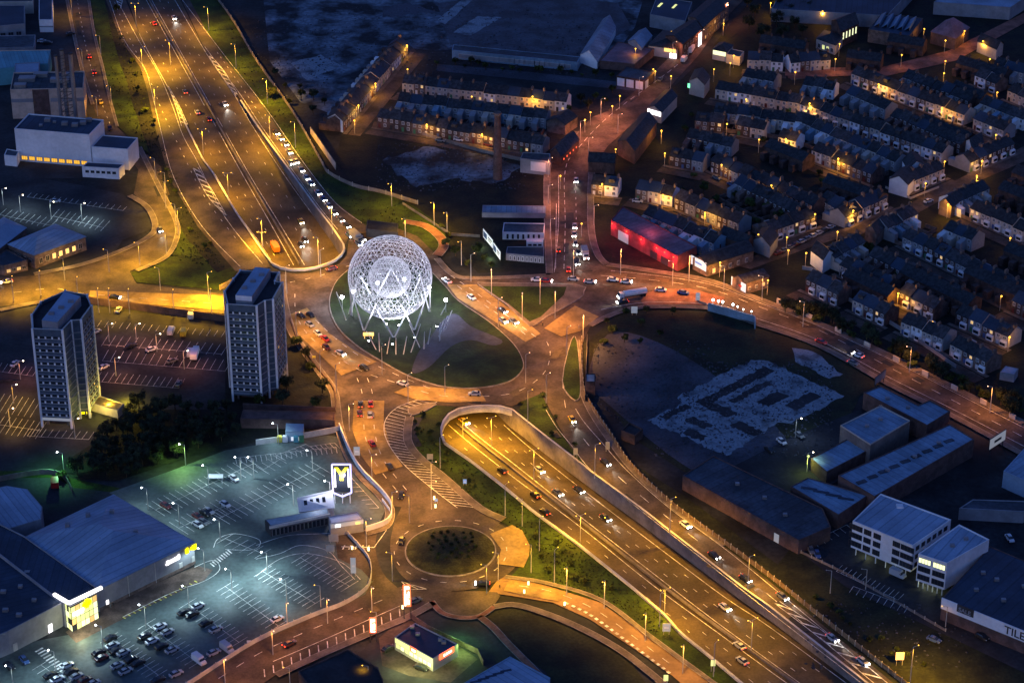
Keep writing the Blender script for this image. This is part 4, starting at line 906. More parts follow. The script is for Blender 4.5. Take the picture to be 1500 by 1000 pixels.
sh = Bld('corner_house', 'orange-lit house with a white billboard at its end, by the east road', 'house', [(1073,405),(1091,414),(1126,404),(1108,396)], 5, 'pale_brick', 'slate_b', kind='gable', rise=2); sh.wins(1, 3, 1, 1.2, 1.4, 1.4, 1, 'white_wall', 'glass', 1, .4)
billboard('white billboard with a red logo on the end of the orange-lit house', (1071,421), (1092,433), 1.2, 4.6, 'poster', 'car_red', True)
billboard('blank billboard seen edge-on beside the lower right road', (1281,573), (1296,561), 2.5, 5.2, 'grey_wall', None)
billboard('large framed billboard by the road at the right edge', (1448,668), (1471,653), 2.5, 6.2, 'poster_dim', 'dark_metal')
billboard('low white sign board on the roof edge of the dark long shed', (1037,727), (1052,734), 2.8, 4.6, 'poster', None)

# ---- right: blue-roofed works, office block, tile shop
w1 = Bld('works_building', 'L-shaped blue flat roof with a rounded right end next to the road', 'factory', [(1265,576),(1290,566),(1345,594),(1362,587),(1392,603),(1358,624)], 6, 'brown_wall', 'steel_roof', .35)
w2 = Bld('works_building', 'raised square blue roof with a pale front edge', 'factory', [(1231,624),(1290,595),(1333,617),(1275,652)], 8, 'cream_wall', 'steel_roof', .4); w2.wall.data.materials[0] = M['concrete']
w3 = Bld('works_building', 'small low blue roof beside the yellow-green gateway', 'factory', [(1188,672),(1248,640),(1282,655),(1211,692)], 4.5, 'brown_wall', 'steel_roof', .3)
w4 = Bld('works_building', 'largest long sloping blue roof of the works', 'factory', [(1228,697),(1391,622),(1427,644),(1281,728)], 6.5, 'brown_wall', 'steel_roof', .3)
for k in range(9): w4.box('roof_patch', 1262+k*16, 706-k*7.5, 3.4, 1.6, .25, 'felt_roof', rz=.5)
w5 = Bld('works_building', 'blue roof in front of the largest one, lowest in the works', 'factory', [(1158,713),(1184,700),(1272,726),(1228,755)], 5, 'brown_wall', 'steel_roof', .3)
for k in range(4): w5.box('roof_vent', 1185+k*18, 716+k*5, 5, .8, .4, 'navy_roof', rz=-.3)
w6 = Bld('long_shed', 'long dark brown shed with one white door, beside the fenced slip road', 'shed', [(1000,697),(1170,792),(1217,772),(1205,745),(1045,668)], 5, 'brown_wall', 'felt_roof', .3)
w6.band(0, .2, 3.2, 'poster_dim', 'garage_door', .80, .84); light('POINT', w3.root, (-12, -5, 4), 450, (.75,1,.1), .3)
gl = thing('green_lamp', 'yellow-green lamp on the gateway of the works yard', 'lamp', P(1183,685)); s = MB(); s.tube((0,0,0),(0,0,4.2),.1,5); s.build('post', 'dark_metal', gl); s = MB(); s.ball((0,0,4.4), .45, 8, 5); s.build('bulb', 'yellow_lit', gl)
of1 = Bld('office_block', 'left, longer wing of the white office block with dark corner windows', 'office', [(1249,764),(1337,800),(1393,762),(1290,724)], 11.5, 'white_wall', 'blue_roof', .4, z0=2.4)
of2 = Bld('office_block', 'right wing of the white office block, top windows lit', 'office', [(1345,812),(1387,826),(1449,791),(1405,769)], 11.5, 'white_wall', 'blue_roof', .4, z0=2.4)
for B, cols in ((of1, 6), (of2, 2)):
    a, b, d, n, L, rz = B.edge(0)
    for r in range(3):
        for c in range(cols):
            wd = 4.6 if (B is of1 and c in (0, 5)) else 2.6 if B is of1 else 4.0
            t = (c+.5)/cols if B is not of1 else (.065,.26,.42,.58,.74,.92)[c]
            if B is of1 and c == 3: continue
            p = a+d*L*t+n*.03; lit = B is of2 and r == 2
            put('window', win(wd, 1.9, 'dark_metal', 'shop_lit' if lit else 'glass', 3), B.root, (p.x, p.y, 3.2+r*2.9), rz)
    for k in range(6):
        p = B.W[1 if B.rev else 0].lerp(B.W[0 if B.rev else 1], (k+.5)/6)-n*.3; s = MB(); s.tube((0,0,0),(0,0,2.5),.16,6); o = s.build('column', 'white_wall', B.root); o.location = (p.x, p.y, 0)
    cr_ = MB(); cr_.prism(B.inset(3), 0, 2.45); cr_.build('lobby', 'facade_dark', B.root)
    for t in (.25, .7): p = a+d*L*t-n*1.2; light('POINT', B.root, (p.x, p.y, 2.0), 130, (.95,1,.5), .2)
of1.box('roof_hatch', 1318, 742, 2, 2, .5, 'white_wall'); of1.wins(1, 6, 3, 1.8, 1.6, 3.2, 2.9, 'dark_metal')
tl = Bld('tile_shop', 'low shop with a white fascia reading TILE S at the lower right edge', 'shop', [(1380,876),(1560,949),(1640,880),(1450,800)], 7.5, 'brown_wall', 'navy_roof', .2)
tl.band(0, 4.2, 7.9, 'white_wall', 'fascia', 0, .13, .3); tl.band(0, 4.2, 5.4, 'white_wall', 'fascia', .13, .27, .3); tl.band(0, 5.4, 7.9, 'dark_metal', 'sign_board', .13, .27, .26); tl.band(0, 4.2, 7.9, 'white_wall', 'fascia', .27, 1, .3)
def text(parent, body, loc, rz, size, m):
    cu = bpy.data.curves.new('lettering', 'FONT'); cu.body = body; cu.size = size; cu.extrude = .03; cu.offset = .04
    cu.materials.append(M[m]); t0 = bpy.data.objects.new('lettering', cu); col.objects.link(t0); me = bpy.data.meshes.new_from_object(t0); bpy.data.objects.remove(t0)
    t = bpy.data.objects.new('lettering', me); col.objects.link(t); t.parent = parent; t.location = loc; t.rotation_euler = (math.pi/2, 0, rz); return t
a, b, d, n, L, rz = tl.edge(0); q = P(1465, 930, 5.0)-tl.c; t = (Vector((q.x,q.y))-a).dot(d); p = a+d*t+n*.34; text(tl.root, 'TILE SHOP', (p.x, p.y, 4.8), rz, 3.6, 'car_black')
p = a+d*(L*.145)+n*.34; text(tl.root, 'SALE', (p.x, p.y, 5.8), rz, 1.9, 'grey_wall')
e1 = Bld('blue_shed', 'bright blue-roofed shed cut by the right edge', 'shed', [(1470,690),(1560,730),(1590,690),(1505,652)], 6, 'blue_roof', 'steel_roof', .2)
Bld('workshop', 'dark flat workshop behind the white office block', 'workshop', [(1405,745),(1500,750),(1520,735),(1425,732)], 4, 'grey_wall', 'felt_roof', .3)

# ---- top middle: walls and sheds round the cleared factory
t1 = Bld('factory_wall_building', 'long low pale blue building front below the cleared factory floor', 'factory', [(662,74),(846,92),(850,84),(664,66)], 4, 'steel_roof', 'felt_roof', .2); t1.wins(0, 22, 1, 3.0, 2.0, .8, 1, 'pale_concrete', 'grey_wall', 0)
t2 = Bld('sawtooth_shed', 'shed with a bright white gable end and blue slatted roof', 'shed', [(850,80),(875,90),(902,40),(884,28)], 4, 'white_wall', 'steel_roof', kind='gable', rise=4)
t3 = Bld('brick_shed', 'low dark brick shed right of the white gable', 'shed', [(878,90),(930,95),(958,72),(905,62)], 3.5, 'brown_wall', 'purple_roof', .3)
t4 = Bld('hipped_shed', 'grey gabled shed behind the orange wall lamp', 'shed', [(920,60),(940,70),(955,52),(936,45)], 5, 'grey_wall', 'steel_roof', kind='gable', rise=2.5)
t5 = Bld('white_shopfront', 'flat-roofed building with three large white front panels beside the north road', 'shop', [(903,112),(944,119),(958,107),(918,98)], 4.5, 'brick', 'felt_roof', .3)
for k in range(3): t5.band(0, .3, 4.0, 'white_wall', 'white_panel', .03+k*.33, .29+k*.33)
t5.band(1, .3, 4.0, 'white_wall', 'white_panel', .1, .4)
t6 = Bld('corner_pub', 'white-walled corner building with a red lit window and bright doorway', 'pub', [(950,66),(992,72),(1012,50),(972,44)], 5, 'cream_wall', 'slate', kind='hip', rise=2)
t6.band(0, 3.0, 4.9, 'sign_warm', 'lit_window', .55, .95); t6.band(0, .2, 2.6, 'sign_white', 'lit_doorway', .75, .98); t6.wins(1, 4, 1, 1.4, 1.6, 1.4, 1, 'white_wall', 'sign_white')
light('POINT', t6.root, (7, -7, 3), 500, (1,.8,.75), .3)
t7 = Bld('shop_row', 'tall terrace of shops along the top of the north road, one frontage blazing white', 'shops', [(1000,64),(1028,42),(1010,30),(975,52)], 8, 'brick', 'slate', kind='gable', rise=2)
t7.wins(0, 6, 2, 1.1, 1.6, 1.2, 3.4, 'cream_wall'); t7.band(0, .3, 6.4, 'sign_white', 'lit_frontage', .84, 1.0)
t8 = Bld('shop_row', 'orange-lit shop terrace at the very top of the north road', 'shops', [(1030,40),(1068,6),(1045,-8),(1008,24)], 8, 'pale_brick', 'slate', kind='gable', rise=2); t8.wins(0, 10, 2, 1.1, 1.6, 1.2, 3.4, 'cream_wall', 'glass', 1, .15, litm='window_lit')
t9 = Bld('depot', 'dark shed with two yellow rooflights near the top', 'depot', [(952,22),(1004,32),(1014,4),(962,-4)], 6, 'grey_wall', 'navy_roof', .3)
for x, y in ((967,8),(988,10)): t9.box('rooflight', x, y, 1.0, 5, .2, 'yellow_lit', rz=-.4)
t10 = Bld('curved_shop', 'blue-grey round-roofed block with a green lit sign right of the north road', 'shop', [(1010,118),(1032,124),(1040,112),(1018,102)], 6.5, 'cream_wall', 'slate', kind='gable', rise=2.5); t10.band(0, 3, 5, 'green_glow', 'lit_sign', -.1, .04)
t11 = Bld('takeaway_shop', 'shop with a white lit sign, its side wall glowing yellow, right of the bend', 'shop', [(948,158),(969,164),(992,140),(974,132)], 5.5, 'cream_wall', 'slate', kind='gable', rise=2); t11.band(0, 3.2, 5.2, 'sign_white', 'lit_sign', .04, .96)
t12 = Bld('corner_shop', 'shop with greenish lit windows and a yellow lit side near the top right road', 'shop', [(1044,72),(1064,76),(1074,66),(1054,62)], 5, 'cream_wall', 'slate', kind='hip', rise=2); t12.band(0, 2.6, 4.6, 'shop_lit', 'lit_sign', .04, .96); t12b = Bld('shop', 'yellow-glowing lean-to beside the greenish lit shop', 'shop', [(1064,80),(1084,84),(1090,76),(1070,72)], 4.2, 'cream_wall', 'felt_roof', .2)
t13 = Bld('corner_building', 'dark gabled building left of the red-lit bend', 'building', [(905,206),(930,220),(962,178),(940,166)], 6.5, 'brown_wall', 'slate', kind='gable', rise=2.5)
t14 = Bld('brick_terrace_end', 'brick row with red signs beside the red-lit bend', 'shops', [(806,221),(822,228),(848,204),(832,196)], 5, 'brown_wall', 'slate_b', kind='gable', rise=2.5); t14.wins(1, 5, 1, .9, .9, 2, 1, 'car_red', 'red_lit', 0, 0)
t15 = Bld('mural_gable_building', 'building with a pale mural on its front at the bend of the north road', 'building', [(762,233),(806,238),(806,226),(766,224)], 6, 'grey_wall', 'slate_b', .3); t15.band(0, 1.5, 5.5, 'white_wall', 'mural', .35, .85)
t16 = Bld('brick_house', 'brick house at the right end of the grey terrace left of the bend', 'house', [(801,177),(828,182),(846,170),(818,164)], 5, 'pale_brick', 'slate', kind='gable', rise=2.2)
u1 = Bld('school_building', 'dark building with tall yellow lit windows near the top right', 'school', [(1232,46),(1258,34),(1246,20),(1218,30)], 8, 'brick', 'slate', kind='gable', rise=3); u1.wins(0, 5, 1, 1.1, 3.4, 3.4, 1, 'cream_wall', 'shop_lit', 0)
u2 = Bld('school_building', 'low block with pale green lit walls left of the dark school', 'school', [(1196,56),(1224,66),(1236,52),(1208,44)], 5, 'cream_wall', 'slate', kind='hip', rise=2); u2.wins(0, 4, 1, 1.6, 2.2, .8, 1, 'white_wall', 'glass', 1, .5, litm='yellow_lit')
u3 = Bld('factory', 'dark sawtooth-roofed works right of the school', 'factory', [(1272,44),(1332,54),(1352,28),(1292,20)], 6, 'pale_brick', 'navy_roof', .3)
for k in range(5):
    p = [q-u3.c for q in PP([(1290+k*11,22+k*1.6),(1298+k*11,23+k*1.6),(1288+k*11,40+k*1.6),(1280+k*11,39+k*1.6)], 6.1)]; s = MB(); s.add([(p[0].x,p[0].y,6.1),(p[1].x,p[1].y,8),(p[2].x,p[2].y,8),(p[3].x,p[3].y,6.1)], [(0,3,2,1)]); s.add([(p[1].x,p[1].y,8),(p[2].x,p[2].y,8),(p[2].x,p[2].y,6.1),(p[1].x,p[1].y,6.1)], [(0,1,2,3)]); s.build('roof_light', 'steel_roof', u3.root)
u4 = Bld('chapel', 'dark pyramid-roofed church hall right of the sawtooth works', 'church', [(1364,46),(1400,56),(1420,40),(1385,30)], 6, 'brown_wall', 'purple_roof', kind='hip', rise=5)
u5 = Bld('long_store', 'long pale roof in the top right corner', 'store', [(1368,4),(1480,12),(1520,-14),(1400,-22)], 6, 'grey_wall', 'teal_roof', .3); u5.roofobj.data.materials[0] = M['steel_roof']
u6 = Bld('supermarket', 'large dark sheds across the top behind the school', 'warehouse', [(1130,14),(1300,24),(1350,-30),(1160,-40)], 6, 'grey_wall', 'navy_roof', .3)
ck = thing('brick_chimney', 'tall old square brick factory chimney standing in the dark wasteland', 'chimney', P(729,262)); s = MB(); s.tube((0,0,0),(0,0,28),1.9,12,1.25); s.build('shaft', 'brown_wall', ck); s = MB(); s.tube((0,0,28),(0,0,29),1.55,12); s.build('cap', 'pale_brick', ck)

for B_, gp in ((r1,2.2),(r2,2.0),(r3,1.8),(r4,2.0),(w1,2.4),(w2,2.4),(w3,2.0),(w4,2.4),(w5,2.4),(w6,3.0),(of1,2.6),(of2,2.6),(tl,3.0),(e1,1.8),(h1,3.0),(h5,3.0),(h6,1.6),(bb,1.8),(q1,1.6),(red,2.4),(t2,2.0),(m4,2.0),(u6,2.4)):
    d_ = B_.W[1]-B_.W[0]; seamed(B_.roofobj, B_.roofobj.data.materials[0].name, math.atan2(d_.y, d_.x), gp)
for B_, pts in ((r1,[(100,780),(130,765),(165,760),(200,790),(150,800)]),(w4,[(1300,690),(1340,670),(1375,650)]),(w1,[(1300,585),(1330,598)]),(w2,[(1270,625),(1290,615)]),(tl,[(1430,865),(1470,880),(1460,850),(1500,860),(1440,840)]),(w6,[(1080,710),(1120,730),(1150,755)]),(r2,[(30,860),(50,880)]),(h1,[(60,185),(80,180)]),(of2,[(1395,800),(1415,790)])):
    for x, y in pts: B_.box('roof_vent', x, y, 1.3, 1.1, .8 if B_ is not r1 else 3.4, 'steel')
# ================================================================ terraced houses
HD, HE, HR = 7.6, 5.0, 7.5
def hm_wall(wd, mode):
    s = MB(); w2 = wd/2-.005
    s.box(-w2, w2, 0, HD, 0, HE)
    for x in (-w2, w2): s.add([(x,0,HE),(x,HD,HE),(x,HD/2,HR-.1)], [(0,1,2)])
    if mode == 'rear':    # rear return towards the viewer side
        s.box(-w2, -w2+2.1, -3.6, -.02, 0, 3.4); s.add([(-w2,-3.6,3.4),(-w2+2.1,-3.6,3.4),(-w2+2.1,-.02,4.3),(-w2,-.02,4.3)], [(0,1,2,3)]); s.add([(-w2+2.1,-3.6,3.4),(-w2+2.1,-.02,3.4),(-w2+2.1,-.02,4.3)], [(0,1,2)])
    else:
        s.box(-w2, -w2+2.1, HD+.02, HD+3.4, 0, 3.2)
    return s
def hm_roof(wd):
    s = MB(); w2 = wd/2; e = .3
    vs = [(-w2,-e,HE-.12),(w2,-e,HE-.12),(w2,HD/2,HR),(-w2,HD/2,HR),(-w2,HD+e,HE-.12),(w2,HD+e,HE-.12)]
    s.add(vs, [(0,1,2,3),(3,2,5,4)]); s.add([(-w2,-e,HE-.28),(w2,-e,HE-.28),(w2,-e,HE-.12),(-w2,-e,HE-.12)], [(0,1,2,3)])
    return s
WD = 4.7
wallm = {k: hm_wall(WD, k).mesh('wall', 'brick') for k in ('front', 'rear')}
roofm = hm_roof(WD).mesh('roof', 'slate')
s = MB(); s.box(-.35,.35,-.75,.75,-.9,1.0)
for y in (-.5,-.17,.17,.5): s.tube((0,y,1.0),(0,y,1.4),.11,5)
chimm = s.mesh('chimney', 'pale_brick')
s = MB(); s.box(-.45,.45,-.07,.04,0,2.0); doorm = s.mesh('door', 'car_darkred')
s = MB(); s.box(-1.1,1.1,-.9,-.02,0,2.3); s.add([(-1.15,-.95,2.3),(1.15,-.95,2.3),(1.15,-.02,2.7),(-1.15,-.02,2.7)], [(0,1,2,3)]); s.k = 1; s.add([(-.9,-.93,.9),(.9,-.93,.9),(.9,-.93,2.0),(-.9,-.93,2.0)], [(0,1,2,3)])
baym = s.mesh('bay_window', ['white_wall', 'glass'])
WT = win(1.05, 1.35); WTL = win(1.05, 1.35, 'white_wall', 'window_lit')
PAL = {'white': ['cream_wall','white_wall','peach_wall','cream_wall','pale_brick'], 'brick': ['brick','brick','pale_brick','brick','brown_wall','grey_wall'],
       'mixed': ['brick','pale_brick','cream_wall','grey_wall','white_wall','brick'], 'blue': ['grey_wall','white_wall','steel_roof','grey_wall','cream_wall']}
COLW = dict(cream_wall='cream', white_wall='white', peach_wall='peach', pale_brick='light brick', brick='dark brick', brown_wall='brown brick', grey_wall='grey', steel_roof='bluish')
TOTAL = [0]
ESZ = [.1]
skym = (lambda s: s.box(-.5,.5,-.6,.6,0,.12) and s.mesh('skylight', 'glass'))(MB())
s = MB(); s.box(-1,1,-1.2,1.0,-.6,1.0); dorm = s.mesh('dormer', 'slate_b')
TERR = []
def terrace(where, A, B, pal, mode='front', bay=False, lit=.05, litm='window_lit'):
    a, b = P(*A, HE), P(*B, HE); a.z = b.z = 0
    TERR.append((where, a.copy(), b.copy()))
    L = (b-a).length; n = max(1, round(L/5.3)); d = (b-a)/L; sx = L/n/WD; rz = math.atan2(d.y, d.x)
    for i in range(n):
        p = a+d*(L*(i+.5)/n); wc = random.choice(PAL[pal]); c = COLW[wc]
        oi = ordw(i) if i <= n/2 else ordw(n-1-i); side = 'left' if i <= n/2 else 'right'
        pos = f'{oi} from {side} in' if oi != 'first' else f'{side} end of'
        if n == 1: pos = 'alone at'
        h = thing('terraced_house', f'{c} house, {pos} {where}', 'house', p, rz, 'houses in '+where); h.scale = (sx, 1, random.choice((1, 1, 1, .95, 1.07)))
        rv = random.random()
        if rv < .16: pass
        wo = put('wall', wallm[mode], h, (0,0,0), 0); setmat(wo, wc)
        ro = put('roof', roofm, h, (0,0,.02), 0); setmat(ro, random.choice(['slate','slate','slate_b','navy_roof']))
        if rv < .16: k_ = put('skylight', skym, ro, (-.6, HD*.27, HE+1.22), 0); k_.rotation_euler = (math.atan2(HR-HE+.12, HD/2+.3), 0, 0)
        elif rv < .24: put('dormer', dorm, ro, (0, HD*.30, HE+1.2), 0)
        if random.random() < .82: put('chimney', chimm, ro, (WD/2-.4, HD/2, HR-.1), 0)
        put('window', WTL if random.random() < lit else WT, h, (-1.15,-.02,3.1), 0); put('window', WTL if random.random() < lit else WT, h, (1.0,-.02,3.1), 0)
        if mode == 'front':
            if bay: put('bay_window', baym, h, (.9,0,0), 0)
            else: put('window', WTL if random.random() < lit*1.5 else WT, h, (.9,-.02,1.0), 0)
            dm = put('door', doorm, h, (-1.3,-.02,0), 0); setmat(dm, random.choice(['car_darkred','car_blue','car_black','car_white','car_green']))
        else: put('window', WT, h, (1.0,-.02,.9), 0)
        TOTAL[0] += 1
    nn = Vector((d.y, -d.x, 0))
    if mode == 'front':
        for off, wd_, m_ in ((1.2, 1.8, 'paving'), (5.2, 5.4, 'old_asphalt')):
            ESZ[0] += .004; s = MB(); s.ribbon([a-d*2+nn*off, b+d*2+nn*off], wd_, ESZ[0]+(.1 if off < 2 else 0)); struct(s, 'estate_street' if off > 2 else 'pavement', m_)
    else:
        s = MB(); s.beam(a+nn*9, b+nn*9, .25, 0, 1.9)
        for i in range(n+1): p = a+d*(L*i/n); s.beam(p+nn*3.8, p+nn*8.85, .22, 0, 1.75)
        tag(s.build('yard_wall', 'pale_brick'), 'brick yard walls behind '+where, 'yard wall')
T = [
 ('the yellow-lit terrace left of the north road', (589,121),(830,149),'white','front',False,.05),
 ('the blue-white rear terrace below the yellow-lit one', (582,147),(800,173),'blue','rear',False,.03),
 ('the dark terrace facing the wasteland', (552,171),(795,212),'brick','front',False,.05),
 ('the orange-lit street climbing to the left', (503,178),(598,64),'mixed','front',False,.05),
 ('the pale row beside the red-paved street', (1158,92),(1217,87),'white','front',False,.05),
 ('the short white row', (1095,87),(1147,90),'white','front',False,.05),
 ('the pale terrace right of the round-roofed shop', (1048,129),(1172,151),'white','front',False,.06),
 ('the blue rear row above the pale terrace', (1088,110),(1134,120),'blue','rear',False,.03),
 ('the short blue rears under the red paving', (1176,123),(1221,131),'blue','rear',False,.0),
 ('the blue rear row below the top long terrace', (1239,135),(1297,160),'blue','rear',False,.0),
 ('the top long terrace with orange-lit patches', (1247,107),(1413,168),'white','front',True,.05),
 ('the far right end of the top long terrace', (1426,173),(1471,191),'blue','front',True,.05),
 ('the longest pale pink terrace', (1172,151),(1381,224),'white','front',True,.06),
 ('the blue rear row under the longest terrace', (1175,180),(1312,236),'blue','rear',False,.02),
 ('the terrace with the bright yellow corner lamp', (1189,219),(1278,255),'mixed','front',False,.08),
 ('the dark brick street with pale window frames', (1041,235),(1192,302),'brick','front',False,.06),
 ('the cross street row under a lamp', (1421,237),(1487,209),'brick','front',True,.05),
 ('the corner row with white ground floors', (1238,318),(1300,288),'mixed','front',True,.06),
 ('the grey row left of the corner building', (1200,290),(1236,312),'mixed','front',False,.06),
 ('the white-gabled row behind the garden wall', (1334,266),(1384,246),'white','front',True,.05),
 ('the row left of the crossing', (1130,338),(1196,316),'mixed','front',True,.08),
 ('the blue rears behind the white gable', (1222,378),(1268,353),'blue','rear',False,.02),
 ('the dark rears up from the white gable', (1300,335),(1345,312),'blue','rear',False,.02),
 ('the blue rears on the cross street', (1398,298),(1450,274),'blue','rear',False,.02),
 ('the row below the tall white gable', (1230,386),(1299,420),'brick','front',True,.1),
 ('the short row right of the yellow-lit lamp', (1317,428),(1369,452),'mixed','front',True,.08),
 ('the dark lit-windowed row by the hedge', (1180,409),(1228,431),'brick','front',True,.18),
 ('the grey row above the hedge, one window lit', (1249,438),(1297,460),'mixed','front',True,.1),
 ('the row behind the roadside trees', (1320,470),(1382,497),'mixed','front',True,.1),
 ('the dark terrace with white window frames', (1322,345),(1497,430),'brick','front',True,.03),
 ('the pale terrace at the right edge', (1421,304),(1500,338),'blue','front',True,.03),
 ('the short blue rears near the right edge', (1382,334),(1424,352),'blue','rear',False,.0),
 ('the lit-windowed row near the right edge', (1400,458),(1478,492),'mixed','front',True,.12),
 ('the lowest terrace behind the roadside trees', (1392,502),(1446,530),'mixed','front',True,.12),
 ('the house pair beside the red-lit road', (866,269),(905,273),'mixed','front',False,.05),
 ('the yellow-lit row above the red warehouse', (931,276),(985,287),'white','front',False,.05),
 ('the dim row after the yellow-lit one', (988,289),(1082,328),'brick','front',False,.08),
 ('the rear row just above the red warehouse', (942,312),(1046,356),'blue','rear',False,.04),
 ('the dark mid-estate row', (980,227),(1030,237),'brick','front',False,.1),
 ('the short row with a lit yellow gable', (1018,175),(1060,180),'brick','front',False,.08),
 ('the dim row below the pale terrace', (1078,182),(1120,190),'mixed','front',False,.08),
 ('the small lamplit row at the estate centre', (1140,200),(1166,207),'white','front',False,.05),
 ('the broken row near the top right corner', (1428,110),(1460,122),'white','front',True,.05),
 ('the blue row at the upper right edge', (1455,96),(1500,108),'blue','rear',False,.0),
 ('the second broken row at the upper right', (1476,132),(1506,144),'white','front',False,.0),
 ('the dark rear row in the upper right', (1435,150),(1500,176),'blue','rear',False,.0),
 ('the rear row of pale arched gables', (1046,163),(1182,180),'blue','rear',False,.03),
 ('the rears behind the top long terrace', (1322,112),(1420,148),'brick','rear',False,.0),
 ('the dark rear row above the longest terrace', (1304,168),(1408,212),'brick','rear',False,.0),
 ('the unlit rear row beyond the white gable', (1272,374),(1402,434),'brick','rear',False,.02),
 ('the unlit row facing the estate gardens', (1005,200),(1072,214),'brick','rear',False,.04),
 ('the dark row cut by the right edge', (1482,440),(1545,468),'brick','front',False,.1),
 ('the dim row across the dark middle gardens', (1075,268),(1165,312),'brick','rear',False,.0),
]
for (wh, a, b, pal, mode, bay, lit) in T: terrace(wh, a, b, pal, mode, bay, lit)
print('HOUSES', TOTAL[0])
def gable(label, a, b, c, m, roof='slate', h=5.4, rise=2.6, lit=None):
    B = Bld('gabled_house', label, 'house', [a, b, c], h, m, roof, kind='gable', rise=rise); return B
gable('white-gabled end house at the foot of the orange-lit street', (480,172),(502,177),(508,166),'white_wall')
gable('house with a tall blank white gable facing left, right estate', (1188,366),(1206,380),(1222,370),'white_wall', h=6)
gable('pair of white gables above the garden wall', (1303,262),(1330,270),(1346,254),'white_wall', h=6)
gable('house with an orange-lit pale gable at the end of the blue rears', (1424,218),(1441,208),(1432,196),'white_wall', h=6)
gable('dark corner house glowing orange under a lamp, lower centre right', (1268,334),(1284,342),(1300,328),'pale_brick')
gable('corner house lit orange opposite the white gables', (1376,296),(1394,302),(1412,288),'pale_brick')
gable('small white gable behind the white-gabled pair', (1330,248),(1354,240),(1346,226),'white_wall', h=6)
gable('yellow-lit end house in the upper right', (1432,60),(1460,72),(1470,64),'cream_wall')
gable('pale gabled house at the end of the left estate street', (1104,350),(1128,360),(1140,344),'grey_wall')
gable('dark house with skylights at the foot of the north road bend', (862,236),(900,238),(902,228),'brick')

# the farthest and darkest further rows, past the three hundred separate houses
fw, fr = MB(), MB()
for A, B in (((1205,266),(1285,294)),((1318,398),(1418,446)),((1412,398),(1500,438)),((1300,60),(1352,68)),((1112,62),(1178,72)),((1482,252),(1545,276)),((1462,276),(1530,302)),((1392,128),(1436,146)),((1120,214),(1176,236)),((1052,344),(1092,358)),((1345,178),(1415,206)),((1400,92),(1470,112)),((1240,84),(1290,90)),((1470,366),(1530,390)),((1235,402),(1300,434))):
    a, b = P(*A, HE), P(*B, HE); a.z = b.z = 0; d = (b-a).normalized(); L = (b-a).length; up_ = Vector((-d.y, d.x, 0)); n = max(1, round(L/5.3))
    def q(x, y, z): v = a+d*x+up_*y; return (v.x, v.y, z)
    fw.add([q(0,0,0),q(L,0,0),q(L,HD,0),q(0,HD,0),q(0,0,HE),q(L,0,HE),q(L,HD,HE),q(0,HD,HE),q(0,HD/2,HR-.1),q(L,HD/2,HR-.1)], [(0,1,5,4),(1,2,6,9,5),(2,3,7,6),(3,0,4,8,7)])
    fr.add([q(-.2,-.3,HE-.1),q(L+.2,-.3,HE-.1),q(L+.2,HD/2,HR),q(-.2,HD/2,HR),q(L+.2,HD+.3,HE-.1),q(-.2,HD+.3,HE-.1)], [(0,1,2,3),(3,2,4,5)])
    for i in range(n):
        x = L*(i+.5)/n; w = a+d*(x+2)+up_*HD/2; fw.box(w.x-.4,w.x+.4,w.y-.4,w.y+.4,HR-.8,HR+1); c = [q(x-2,-3.4,0),q(x+.2,-3.4,0),q(x+.2,-.05,0),q(x-2,-.05,0)]; fw.prism([v[:2] for v in c], 0, 3.2)
o = tag(fw.build('far_houses', 'brick'), 'further dark terraced houses filling the estate', 'houses', kind='stuff'); fr.build('roof', 'slate', o)
